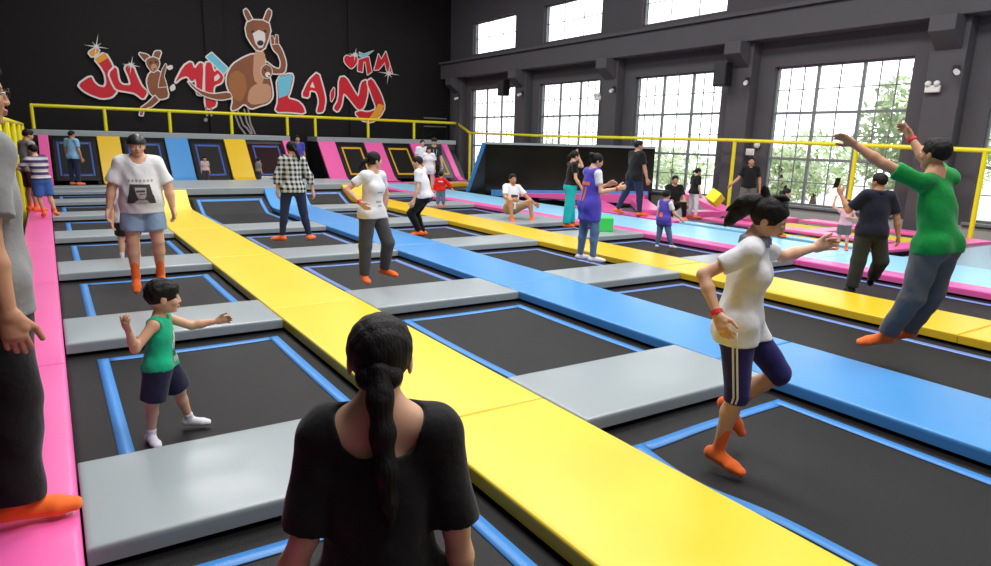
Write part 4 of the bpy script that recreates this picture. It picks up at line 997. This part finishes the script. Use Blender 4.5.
# ------------------------------------------------------------------ who is there
def tex_mat(name, build, rough=.85):
    m = bpy.data.materials.new(name); m.use_nodes = True; nt = m.node_tree; b = nt.nodes['Principled BSDF']; b.inputs['Roughness'].default_value = rough; b.inputs['Specular IOR Level'].default_value = .2
    tc = nt.nodes.new('ShaderNodeTexCoord'); sx = nt.nodes.new('ShaderNodeSeparateXYZ'); nt.links.new(tc.outputs['Object'], sx.inputs[0])
    def math_(op, a, b_=None, c=None):
        n = nt.nodes.new('ShaderNodeMath'); n.operation = op
        for i, v in enumerate((a, b_, c)):
            if v is None: continue
            if isinstance(v, (int, float)): n.inputs[i].default_value = v
            else: nt.links.new(v, n.inputs[i])
        return n.outputs[0]
    def mix(f, a, c):
        n = nt.nodes.new('ShaderNodeMix'); n.data_type = 'RGBA'
        if isinstance(f, (int, float)): n.inputs[0].default_value = f
        else: nt.links.new(f, n.inputs[0])
        for i, v in ((6, a), (7, c)):
            if isinstance(v, tuple): n.inputs[i].default_value = lin(v)
            else: nt.links.new(v, n.inputs[i])
        return n.outputs[2]
    nt.links.new(build(sx.outputs[0], sx.outputs[1], sx.outputs[2], math_, mix), b.inputs['Base Color']); return m
def plaid(x, y, z, M_, mix):
    h = M_('ADD', x, M_('MULTIPLY', y, .6))
    a = M_('GREATER_THAN', M_('FRACT', M_('MULTIPLY', h, 13.0)), .5); c = M_('GREATER_THAN', M_('FRACT', M_('MULTIPLY', z, 13.0)), .5)
    return mix(M_('MULTIPLY', M_('ADD', a, c), .5), (214, 216, 212), (28, 32, 36))
def stripes(x, y, z, M_, mix):
    f = M_('FRACT', M_('MULTIPLY', z, 8.5)); base = mix(M_('GREATER_THAN', f, .55), (178, 176, 182), (72, 60, 104))
    return mix(M_('LESS_THAN', M_('ABSOLUTE', M_('SUBTRACT', f, .2)), .06), base, (235, 235, 232))
M_PLAID = tex_mat('plaid cotton', plaid); M_STRIPE = tex_mat('striped cotton', stripes)
WTEE = cloth('white cotton', (234, 234, 238)); BTEE = cloth('black cotton', (22, 21, 23)); GTEE = cloth('grey cotton', (140, 140, 142)); GREEN = cloth('green cotton', (12, 142, 62)); MINT = cloth('mint cotton', (24, 186, 138))
NAVY = cloth('navy polo cotton', (26, 30, 48)); BLUEP = cloth('pale blue cotton', (140, 194, 226)); PURP = cloth('purple mesh', (84, 74, 190)); ORANGE = cloth('orange print', (246, 120, 50)); REDK = cloth('red knit', (216, 28, 34)); VIOL = cloth('violet blue cotton', (72, 74, 176))
P_BLK = cloth('black trouser cloth', (20, 19, 21)); P_DGR = cloth('dark grey jersey', (74, 74, 80)); P_GRY = cloth('grey trouser cloth', (106, 102, 98)); P_OLV = cloth('dark olive cloth', (52, 56, 52)); P_JEAN = cloth('blue denim', (92, 120, 158)); P_DJ = cloth('dark denim', (40, 48, 76)); P_NVY = cloth('navy jersey', (46, 40, 108)); P_LJ = cloth('pale denim', (146, 172, 204)); P_TURQ = cloth('turquoise cloth', (28, 190, 202)); P_KHK = cloth('khaki cloth', (168, 146, 112)); P_BLU = cloth('blue shorts cloth', (62, 104, 178)); P_WHT = cloth('white cloth', (222, 220, 226))
SK_W = cloth('white sock', (226, 222, 230)); SK_K = cloth('black sock', (24, 22, 24)); BANDR = mat('red band', (226, 40, 52), rough=.5); HELM = mat('black helmet shell', (38, 38, 40), rough=.4); INK = cloth('dark grey print', (70, 66, 66)); INKL = cloth('light grey print', (176, 170, 168)); LANY = mat('white badge', (230, 230, 230), rough=.5)
STD = {'R': ((.03, 0, -1), (0, .03, -1), (.2, 1, -.02)), 'L': ((-.03, 0, -1), (0, .03, -1), (-.2, 1, -.02))}
def stand(face, spread=.05):
    a = math.radians(face); f = np.array([math.sin(a), math.cos(a), 0]); r = np.array([math.cos(a), -math.sin(a), 0])
    return {s: (r*k*spread+V3(0, 0, -1), r*k*spread*.6-f*.03+V3(0, 0, -1), f+r*k*.25) for s, k in (('R', 1), ('L', -1))}
def hang(face, out=.16, fw=.1):
    a = math.radians(face); f = np.array([math.sin(a), math.cos(a), 0]); r = np.array([math.cos(a), -math.sin(a), 0])
    return {s: (r*k*out+V3(0, 0, -1)-f*.05, r*k*out*.5+f*fw*2+V3(0, 0, -1)) for s, k in (('R', 1), ('L', -1))}
def gp(u, v, z=0): p = onz(u, v, z); return (p.x, p.y)

def ex(c):
    for k, dz in ((-1, 0), (1, 0)):
        out = nrm(c['Rp'][:, 0]*.9 - V3(0, 0, 0)); U = c['U']; pts = []
        for f in np.linspace(0, 1, 9):
            p = c['hip']['R']*(1-f)+c['kne']['R']*f; r = (.0665-.022*f)*U+.002; pts.append(p+out*r+c['fw']*k*.011)
        e = c['kne']['R']*.9+c['ank']['R']*.1; pts.append(e+out*.044*U+c['fw']*k*.011)
        bm = NB(); tube(bm, pts, .0062, 6); o = obj('stripe', bm, WTEE, c['pants']['_o'], smooth=True); o['label'] = 'white side stripe'
    wristband(c, 'R', BANDR)
person('woman in white polo and navy capri trousers with white side stripes, running', gp(725, 472, -.17), 1.63, 96, (.06, -.02, 1),
       {'R': ((-.82, -.3, -.5), (.4, -.45, -.75)), 'L': ((.55, .7, -.3), (.75, .6, .2))},
       {'R': ((.10, 0, -1), (-.2, .02, -1), (.8, -.5, -.12)), 'L': ((.62, .15, -.8), (-.62, .2, -.7), (.62, -.1, -.75))}, hair='pony', gz=-.17, head=(96, 24, 4), headk=1.08, fem=True,
       shirt=dict(m=WTEE, sleeve=.62, hem=.07, loose=.016, name='polo_shirt', box=.004, collar=cloth('blue collar cloth', (150, 160, 190)), wr=.005), pants=dict(m=P_NVY, len=1.1, loose=.006, name='capri_trousers'),
       hair_pts=[[(0, -.36, .25, .2), (-.02, -.55, .12, .22), (-.04, -.68, -.15, .2), (-.04, -.74, -.42, .13), (-.02, -.78, -.6, .03)], [(0, -.5, .2, .14), (.05, -.75, .05, .12), (.05, -.92, -.25, .04)], [(0, -.1, .48, .1), (.03, .04, .58, .06), (.0, .2, .60, .02)], [(0, -.3, .42, .12), (0, -.4, .56, .07), (.03, -.46, .64, .02)]], extras=ex, w=1.0)

def ex(c): wristband(c, 'L', BANDR, 'red and white wristband')
person('woman seen from behind in loose black top with long low ponytail, nearest the camera', (FGX, FGY), 1.58, 2, (0, .04, 1),
       {'R': ((.2, -.1, -1), (.14, .1, -1)), 'L': ((-.2, -.1, -1), (-.4, .15, -1))}, stand(2, .12), hair='pony', gz=FGZ, w=.95, head=(2, 12, 0), fem=True, anchor='head',
       shirt=dict(m=BTEE, sleeve=.9, hem=.06, loose=.016, name='blouse', neck=.01, neckb=.045, slw=1.2, wr=.004), pants=dict(m=P_DJ, len=1.95), 
       hair_pts=[[(0, -.34, -.12, .17), (.02, -.46, -.40, .13), (.04, -.46, -.75, .125), (.07, -.42, -1.15, .12), (.1, -.38, -1.5, .09), (.12, -.36, -1.75, .03)], [(-.1, -.3, -.15, .16), (.1, -.32, -.16, .16)]], extras=ex)

def ex(c):
    H = c['H']; HS = c['HS']
    for s in (-1, 1):
        bm = NB(); pts = [H(s*.15+.1*math.cos(a), .43, .02+.075*math.sin(a)) for a in np.linspace(0, 2*math.pi, 17)]; tube(bm, pts, .0022, 6)
        tube(bm, [H(s*.25, .43, .04), H(s*.35, .0, .04)], .002, 6); o = obj('glasses', bm, BLKP, c['root'])
person('tall man in grey T-shirt and black trousers cut off by the picture edge', gp(42, 521), 2.0, 72, (.045, 0, 1),
       {'R': ((-.12, -.25, -1), (.12, -.15, -1)), 'L': ((.0, .3, -1), (.2, .1, -1))}, {'R': ((.02, 0, -1), (-.06, 0, -1), (.95, -.1, -.05)), 'L': ((-.1, .1, -1), (-.08, .1, -1), (.9, .2, -.05))},
       head=(82, 2, 0), skin=SKIN2, shirt=dict(m=GTEE, sleeve=.75, hem=.07, loose=.024, wr=.006, slw=1.2), pants=dict(m=P_BLK, len=1.97, loose=.018, flare=.02, wr=.006), cuff=.05, extras=ex, bulk=1.06)

def ex(c):
    decal(c, [[(-.028, .10), (-.014, .10), (.002, .2), (-.008, .2)], [(.028, .10), (.014, .10), (-.006, .2), (.004, .2)], rect(-.016, .016, .128, .142)], WTEE, 'print_letter', label='white letter A')
    decal(c, [rect(-.022, .022, .04, .085)], INK, 'print_patch', label='dark printed patch'); decal(c, [rect(-.028, .028, .0, .035)], INKL, 'print_patch', label='pale printed patch')
person('toddler in mint green sleeveless top and navy shorts, arms out', gp(172, 437, -.15), 1.03, 108, (.05, 0, 1),
       {'R': ((-.5, -.35, -.55), (-.1, -.3, .6)), 'L': ((.75, .15, -.4), (1, -.05, .12))}, {'R': ((-.2, 0, -1), (-.12, .05, -1), (.3, -.9, -.05)), 'L': ((.35, .1, -1), (.22, .15, -1), (.95, -.25, -.02))}, hair='bowl', gz=-.15, head=(84, 4, 0), child=.85, w=1.02,
       shirt=dict(m=MINT, sleeve=0, hem=.03, loose=.012, name='vest_top'), pants=dict(m=cloth('navy shorts cloth', (38, 38, 66)), len=.92, loose=.016, flare=.012, name='shorts'), socks=SK_W, cuff=.05, extras=ex, anchor='feet')

def ex(c):
    decal(c, [[(-.085, .0), (.085, .0), (.06, .14), (-.055, .14)]], INK, 'print_picture', label='dark grey portrait print of long hair')
    decal(c, [[(-.03, .05), (.025, .05), (.034, .12), (-.034, .12)]], INKL, 'print_face', lift=.006); decal(c, [[(-.018, .03), (.016, .03), (.025, .05), (-.03, .05)]], INKL, 'print_face', lift=.006)
    decal(c, [[(-.05, .0), (.05, .0), (.02, .026), (-.03, .026)]], INKL, 'print_collar', lift=.006); decal(c, [rect(-.024, .026, .092, .104)], INK, 'print_glasses', lift=.008); decal(c, [rect(-.010, .010, .06, .066)], INK, 'print_mouth', lift=.008)
    for i in range(7): decal(c, [rect(-.075+i*.022, -.075+i*.022+.013, .155, .170)], INKL, 'print_letter')
person('person in black helmet, white printed T-shirt and denim shorts, jumping', gp(150, 292, 0), 1.60, 180, (0, -.10, 1),
       {'R': ((-.42, 0, -1), (-.2, -.12, -1)), 'L': ((.42, 0, -1), (.12, -.12, -1))}, {'R': ((-.1, -.05, -1), (.0, .05, -1), (-.02, -.72, -.7)), 'L': ((.1, -.05, -1), (0, .2, -1), (.1, -.7, -.7))}, hair=None, gz=.0, head=(178, 6, 0), bulk=1.28, anchor='feet',
       shirt=dict(m=WTEE, sleeve=.85, hem=.06, loose=.018, neck=.02, slw=1.2, wr=.006), pants=dict(m=P_LJ, len=.70, loose=.010, flare=.012, name='denim_shorts'), cap=dict(m=HELM, name='helmet', label='black helmet', low=.05), cuff=.11, extras=ex)
person('child in white T-shirt and black shorts half hidden behind the person in the black helmet', gp(121, 258), 1.3, 178, (0, -.05, 1), hang(178), stand(178, .08), hair='short', child=.3, shirt=dict(m=WTEE, sleeve=.7, hem=.06, loose=.02), pants=dict(m=P_BLK, len=.8, flare=.01, name='shorts'), socks=SK_W, gz=-.12)

person('woman in black and white plaid shirt and dark jeans, seen from behind', gp(296, 242), 1.66, -3, (.02, 0, 1),
       {'R': ((.42, -.05, -1), (.22, .12, -1)), 'L': ((-.38, -.05, -1), (-.02, .1, -1))}, {'R': ((.16, 0, -1), (.2, -.02, -1), (.4, .9, 0)), 'L': ((-.16, .0, -1), (-.13, -.03, -1), (-.75, .4, -.02))}, hair='pony', fem=True, anchor='feet', head=(-20, 2, 0),
       shirt=dict(m=M_PLAID, sleeve=1.55, hem=.05, loose=.02, name='plaid_shirt'), pants=dict(m=P_DJ, len=1.93, loose=.005, name='jeans'), cuff=.03, hair_pts=[[(0, -.42, .05, .14), (.1, -.56, -.2, .13), (.3, -.55, -.6, .11), (.42, -.5, -.9, .04)]])

def ex(c): wristband(c, 'R', BANDR); [decal(c, [r_], INKL, 'print_lettering', label='faint chest print') for r_ in (rect(-.03, .03, .14, .15), rect(-.02, .035, .07, .085), rect(-.025, .02, .04, .05))]
person('woman in white T-shirt and dark grey trousers with hand on hip', gp(366, 284), 1.58, 132, (.02, 0, 1),
       {'R': ((-.82, -.1, -.62), (.72, -.5, -.62), (.6, -.2, -.6)), 'L': ((.3, .5, -.9), (-.1, .1, -1))}, {'R': ((-.08, 0, -1), (-.04, .05, -1), (.2, -.9, -.02)), 'L': ((.34, -.1, -1), (-.12, .35, -1), (.75, -.5, -.1))}, hair='pony', fem=True, head=(60, 0, 0),
       shirt=dict(m=WTEE, sleeve=.6, hem=.05, loose=.016), pants=dict(m=P_DGR, len=1.96, loose=.010, flare=.012), cuff=.03, hair_pts=[[(0, -.42, .08, .13), (-.05, -.62, -.08, .12), (-.1, -.78, -.35, .09), (-.12, -.85, -.55, .03)]], extras=ex)

person('youth in white T-shirt and black trousers crouching with bent knees', gp(420, 235, -.1), 1.66, -72, (-.24, 0, 1),
       {'R': ((-.05, .2, -1), (-.3, .1, -1)), 'L': ((.0, -.25, -1), (-.32, -.1, -1))}, {'R': ((-.5, .1, -.85), (.42, .05, -1), (-.9, .1, -.05)), 'L': ((-.62, -.05, -.8), (.5, .05, -1), (-.9, -.1, -.05))}, gz=-.14, head=(-78, 6, 0), shirt=dict(m=WTEE, sleeve=.65, hem=.03, loose=.016), pants=dict(m=P_BLK, len=1.95, loose=.010), cuff=.02)
person('girl in white T-shirt beside the man with the lanyard, fringe over her forehead', gp(425, 193), 1.52, 178, (0, 0, 1), hang(178), stand(178), hair='bob', fem=True, shirt=dict(m=WTEE, sleeve=.7, hem=.08, loose=.02), pants=dict(m=P_WHT, len=.5, name='shorts'), hair_pts=[[(-.25, .3, .25, .12), (0, .38, .22, .12), (.25, .3, .25, .12)]])
p0 = gp(419, 187)
person('person in white shirt mostly hidden behind the girl in white', p0, 1.72, 160, (0, 0, 1), hang(160), stand(160), shirt=dict(m=WTEE, sleeve=.7, hem=.06, loose=.02), pants=dict(m=P_DGR))
def ex(c):
    bm = NB(); pr = c['Bd']
    for s in (-1, 1): tube(bm, [pr(s*.035, .02, .28), pr(s*.03, .085, .2), pr(0, .098, .1)], .006, 6)
    tube(bm, [pr(0, .105, .11), pr(0, .105, .1)], .01, 6); o = obj('lanyard', bm, LANY, c['root']); bm = NB(); q = pr(0, .10, .075); box(bm, q[0]-.035, q[0]+.035, q[1]-.01, q[1]+.01, q[2]-.06, q[2]+.05, .004); obj('badge', bm, LANY, c['root'])
person('man in black polo and black cap with white lanyard badge', gp(438, 192), 1.80, 165, (0, 0, 1), {'R': ((-.3, -.1, -1), (-.1, -.1, -1)), 'L': ((.2, 0, -1), (.15, -.2, -1))}, {'R': ((-.1, 0, -1), (-.15, .05, -1), (-.4, -.9, 0)), 'L': ((.06, 0, -1), (.02, .03, -1), (.2, -1, 0))}, head=(170, 4, 0), shirt=dict(m=cloth('charcoal polo cotton', (40, 42, 46)), sleeve=.8, hem=.05, loose=.018, name='polo_shirt'), pants=dict(m=P_BLK), cap=dict(m=BTEE, brim=True, label='black cap'), extras=ex)
def ex(c): decal(c, [rect(-.06, .06, .205, .235)], SK_W, 'fur_collar', where='back', lift=.02)
person('toddler in red jacket, jeans and orange boots, seen from behind', gp(444, 208), .95, 6, (0, 0, 1), {'R': ((.7, 0, -.7), (.6, 0, -.75)), 'L': ((-.3, 0, -1), (-.1, .1, -1))}, stand(6, .08), hair='bowl', child=.7, shirt=dict(m=REDK, sleeve=1.8, hem=.03, loose=.025, name='jacket'), pants=dict(m=P_JEAN, len=1.7, loose=.014, name='jeans'), cuff=.14, extras=ex)
def ex(c): decal(c, [rect(-.055, .05, .13, .165)], INK, 'print_lettering', label='black chest print'); decal(c, [rect(-.04, .06, .10, .125)], INK, 'print_lettering', label='black chest print')
person('man in white T-shirt and khaki shorts sitting on a grey pad', gp(511, 219), 1.72, 148, (.0, .12, 1),
       {'R': ((.0, -.62, -.72), (.55, -.55, -.1)), 'L': ((.62, -.25, -.6), (.72, -.4, -.55))}, {'R': ((.12, -.85, .48), (.12, -.12, -1), (.25, -.95, -.1)), 'L': ((.82, -.35, .45), (.12, -.12, -1), (.55, -.75, -.1))}, gz=-.085, head=(160, 4, 0), anchor='pelvis', skin=SKIN2, shirt=dict(m=WTEE, sleeve=.75, hem=.02, loose=.018), pants=dict(m=P_KHK, len=.85, loose=.016, flare=.012, name='shorts'), cuff=.05, extras=ex)
person('woman in black top and turquoise trousers raising one hand to her head', gp(569, 228), 1.6, 70, (.04, 0, 1),
       {'R': ((.1, -.2, -1), (.5, .0, -.7)), 'L': ((.7, .3, -.1), (-.35, -.1, .8))}, {'R': ((-.12, 0, -1), (-.1, 0, -1), (.8, .3, 0)), 'L': ((.12, .1, -1), (.08, .1, -1), (.9, .2, 0))}, hair='pony', fem=True, head=(60, 8, 0), shirt=dict(m=BTEE, sleeve=.6, hem=-.01, loose=.014, name='top'), pants=dict(m=P_TURQ, len=1.96, loose=.018, flare=.02), cuff=.02, hair_pts=[[(0, -.42, .1, .14), (-.02, -.6, -.15, .12), (-.02, -.65, -.45, .05)]])
def ex(c):
    decal(c, [[(-.032, .02), (-.014, .02), (-.014, .14), (-.032, .14)], [(.014, .02), (.032, .02), (.032, .14), (.014, .14)]], ORANGE, 'jersey_number', where='back', target='vest', label='orange number 11')
    decal(c, [rect(-.06, .06, .155, .185)], ORANGE, 'name_panel', where='back', target='vest', label='orange name band'); wristband(c, 'R', BANDR)
    bm = NB(); q = c['wri']['R']+c['hnd']['R']*.10+V3(0, 0, .035); 
person('woman in purple number 11 basketball vest over white T-shirt, looking at her phone', gp(586, 262), 1.62, 58, (.04, 0, 1),
       {'R': ((.22, -.25, -.95), (.92, .2, .22)), 'L': ((.3, .2, -.9), (.85, -.1, .3))}, {'R': ((.12, -.05, -1), (-.02, 0, -1), (.8, .2, 0)), 'L': ((-.06, 0, -1), (-.08, 0, -1), (.8, .4, 0))}, hair='bun', fem=True, head=(74, 18, 0), shirt=dict(m=WTEE, sleeve=.62, hem=.06, loose=.012), vest=dict(m=PURP, sleeve=0, hem=.16, loose=.026, name='basketball_vest', box=.012), pants=dict(m=P_JEAN, len=1.97, loose=.004, name='jeans'), socks=SK_W, cuff=.02, extras=ex, anchor='feet')
person('man in black T-shirt and dark jeans walking away over the sky blue lane', gp(628, 216), 1.86, 52, (.04, 0, 1), {'R': ((.28, -.1, -1), (.3, .0, -1)), 'L': ((-.05, .2, -1), (.1, .2, -1))}, {'R': ((.2, 0, -1), (.06, -.02, -1), (.8, .3, 0)), 'L': ((-.32, .05, -1), (-.42, .0, -1), (.6, .5, -.2))}, head=(75, -2, 0), skin=SKIN2, shirt=dict(m=BTEE, sleeve=.75, hem=.07, loose=.024), pants=dict(m=P_DJ, len=1.95, loose=.008, name='jeans'), cuff=.03, anchor='feet', bulk=1.08)
def ex(c):
    decal(c, [rect(-.03, .03, .03, .10)], ORANGE, 'jersey_number', where='back', target='vest'); 
person('boy in purple basketball vest and jeans, seen from behind', gp(664, 249, -.12), 1.08, 35, (.02, 0, 1), {'R': ((.45, 0, -1), (.75, .1, -.6)), 'L': ((-.15, 0, -1), (-.05, .1, -1))}, {'R': ((.25, 0, -1), (.3, .0, -1), (.6, .5, -.1)), 'L': ((-.05, .0, -1), (-.1, -.05, -1), (.1, .9, -.1))}, hair='short', child=.5, gz=-.13, head=(20, 0, 0), shirt=dict(m=WTEE, sleeve=.7, hem=.03, loose=.012), vest=dict(m=PURP, sleeve=0, hem=.12, loose=.022, name='basketball_vest', box=.01), pants=dict(m=P_JEAN, len=1.95, loose=.010, name='jeans'), socks=SK_W, cuff=.05, extras=ex, anchor='feet')
person('man in black T-shirt sitting on the pink pads behind the boy in the vest', (13.1, 11.9), 1.62, 165, (0, .05, 1), {'R': ((-.1, -.5, -.8), (.3, -.6, -.3)), 'L': ((.3, -.4, -.8), (.3, -.5, -.6))}, {'R': ((.1, -.9, .3), (.05, .1, -1), (.1, -1, -.05)), 'L': ((.4, -.8, .3), (.1, .1, -1), (.3, -.9, -.05))}, gz=-.06, head=(168, 5, 0), anchor='pelvis', shirt=dict(m=BTEE, sleeve=.75, hem=.02, loose=.018), pants=dict(m=P_BLK), skin=SKIN2)
person('girl in black top and white trousers standing by the window', gp(697, 219), 1.24, 50, (.02, 0, 1), hang(50, .2), stand(50, .1), hair='pony', fem=True, child=.15, head=(70, 10, 0), shirt=dict(m=BTEE, sleeve=.8, hem=.05, loose=.018), pants=dict(m=P_WHT, len=1.95, loose=.008), hair_pts=[[(0, -.4, .1, .13), (0, -.6, -.1, .12), (0, -.65, -.4, .05)]])
pm = gp(742, 222)
def ex(c):
    q = c['wri']['R']+c['hnd']['R']*.07
person('man in black polo and grey shorts holding a yellow foam cube', (13.95, 10.55), 1.50, 178, (0, 0, 1), {'R': ((-.4, -.12, -1), (-.62, -.3, -.62)), 'L': ((.3, 0, -1), (.1, -.05, -1))}, stand(178, .1), gz=.045, head=(178, 2, 0), skin=SKIN2, shirt=dict(m=BTEE, sleeve=.75, hem=.04, loose=.018, name='polo_shirt', collar=BTEE), pants=dict(m=P_GRY, len=.9, loose=.016, flare=.012, name='shorts'), extras=ex)
person('small child in dark clothes with tousled black hair behind the running woman', gp(782, 238), .98, 90, (0, 0, 1), hang(90), stand(90), hair='bowl', child=.6, shirt=dict(m=BTEE, sleeve=.8, hem=.04, loose=.02), pants=dict(m=P_BLK), hair_pts=[[(0, -.2, .45, .14), (.0, -.2, .7, .12), (.05, -.1, .85, .03)]])
def ex(c):
    q = c['wri']['L']+c['hnd']['L']*.09*c['U']/1.0; bm = NB(); box(bm, -.036, .036, -.005, .005, -.07, .07, .004)
    o = tag(obj('mobile_phone', bm, BLKP), 'black phone held up by the man in the navy polo', 'phone'); c['phone'] = (o, q)
cn = person('man in navy polo and dark trousers, seen from behind, holding up a phone', gp(849, 292, -.1), 1.60, -28, (.05, 0, 1),
       {'R': ((.4, .05, -1), (.22, .1, -1)), 'L': ((-.65, .15, -.8), (-.5, .35, .85))}, {'R': ((.22, .05, -1), (-.15, .8, -.7), (.0, .75, -.6)), 'L': ((-.05, 0, -1), (-.1, -.02, -1), (-.3, .9, -.02))}, gz=-.13, head=(-52, 0, 0), skin=SKIN2, shirt=dict(m=NAVY, sleeve=.8, hem=.05, loose=.024, name='polo_shirt', collar=NAVY), pants=dict(m=P_OLV, len=1.95, loose=.018, flare=.014), socks=SK_K, cuff=.03, extras=ex, bulk=1.08)
bpy.context.view_layer.update()
mw = cn['root'].matrix_world; q = mw @ (Vector(cn['phone'][1]) + Vector((0, 0, cn['root'].children[0].location.z))); cn['phone'][0].location = q + Vector((0, 0, .03)); cn['phone'][0].rotation_euler = (.3, 0, cn['root'].rotation_euler.z+.5)
person('child in pink and white vest and grey shorts beside the man in the navy polo', gp(836, 250), .9, 185, (0, 0, 1), {'R': ((-.6, 0, .3), (.1, 0, 1)), 'L': ((.5, 0, -.8), (-.6, -.4, .2))}, stand(185, .08), hair='bowl', child=.6, shirt=dict(m=cloth('pink print cotton', (226, 178, 184)), sleeve=.3, hem=.02, loose=.014), pants=dict(m=P_GRY, len=.8, loose=.016, name='shorts'))
def ex(c): wristband(c, 'R', BANDR)
person('man in bright green T-shirt and grey trousers in mid-jump with arms raised', gp(893, 349, .03), 1.84, -54, (-.19, .03, 1),
       {'L': ((-.88, -.2, .42), (-.85, .05, .55)), 'R': ((-.55, .75, .35), (-.55, .35, .75))}, {'R': ((-.05, .22, -1), (-.36, .45, -1), (-.85, .1, -.3)), 'L': ((-.11, .1, -1), (-.40, .35, -1), (-.9, -.15, -.22))}, gz=.03, head=(-58, -4, 0), skin=SKIN2, palms={'L': V3(-.3, -.6, -.6), 'R': V3(-.4, -.5, -.5)}, curl=.35,
       shirt=dict(m=GREEN, sleeve=.7, hem=.05, loose=.013, wr=.006, slw=1.15), pants=dict(m=P_GRY, len=1.93, loose=.014, flare=.014, wr=.006), cuff=.05, extras=ex, anchor='feet', w=.92)
person('boy in striped T-shirt and blue shorts leaning on the yellow padded posts', gp(44, 218), 1.42, -25, (-.14, 0, 1), {'L': ((-.6, .2, -.6), (-.75, .4, .1)), 'R': ((.1, .1, -1), (-.1, .3, -1))}, {'R': ((.12, 0, -1), (.2, -.1, -1), (.2, .9, -.2)), 'L': ((.0, .1, -1), (.15, .1, -1), (-.2, .9, -.2))}, hair='short', child=.2, shirt=dict(m=M_STRIPE, sleeve=.8, hem=.02, loose=.02), pants=dict(m=P_BLU, len=.95, loose=.018, flare=.012, name='shorts'), head=(-30, 4, 0))
person('man in grey T-shirt behind the boy in the striped T-shirt', gp(41, 212), 1.74, 62, (.02, 0, 1), hang(62), stand(62), head=(72, 14, 0), shirt=dict(m=cloth('taupe cotton', (146, 142, 138)), sleeve=.8, hem=.06, loose=.02), pants=dict(m=cloth('maroon shorts cloth', (96, 44, 56)), len=.95, name='shorts'), skin=SKIN2)
person('man in light blue polo and dark jeans before the wall trampoline', (.85, 26.1), 1.72, 40, (.02, 0, 1), hang(40, .22), stand(40), head=(60, 0, 0), shirt=dict(m=BLUEP, sleeve=.7, hem=.06, loose=.018, name='polo_shirt'), pants=dict(m=P_DJ, name='jeans'), skin=SKIN2)
person('small child in grey top standing before the glossy wall trampoline', (6.5, 25.7), .95, 50, (0, 0, 1), hang(50), stand(50), hair='bowl', child=.6, shirt=dict(m=GTEE, sleeve=.7, hem=.04, loose=.016), pants=dict(m=P_DGR))
person('boy in violet blue T-shirt standing in the dark doorway gap', (7.9, 26.2), 1.76, 172, (0, 0, 1), hang(172), stand(172), shirt=dict(m=VIOL, sleeve=.75, hem=.06, loose=.02), pants=dict(m=P_BLK), skin=SKIN2)
person('small child in pale top sitting before the wall trampoline behind the black helmet', (4.6, 26.1), .98, 170, (0, 0, 1), hang(170), stand(170), hair='bowl', child=.6, shirt=dict(m=cloth('pale pink cotton', (216, 190, 190)), sleeve=.7, hem=.04, loose=.016), pants=dict(m=P_DGR))
b = NB(); box(b, -.15, .15, -.15, .15, -.15, .15, .02, 3); p = onx(715, 198, 13.55); o = tag(obj('foam_cube', b, mat('yellow foam', (238, 226, 40), rough=.7, bump=.2, bscale=80), loc=p), 'yellow foam cube in the hand of the man in the black polo', 'foam cube'); o.rotation_euler = (.5, .5, .3)
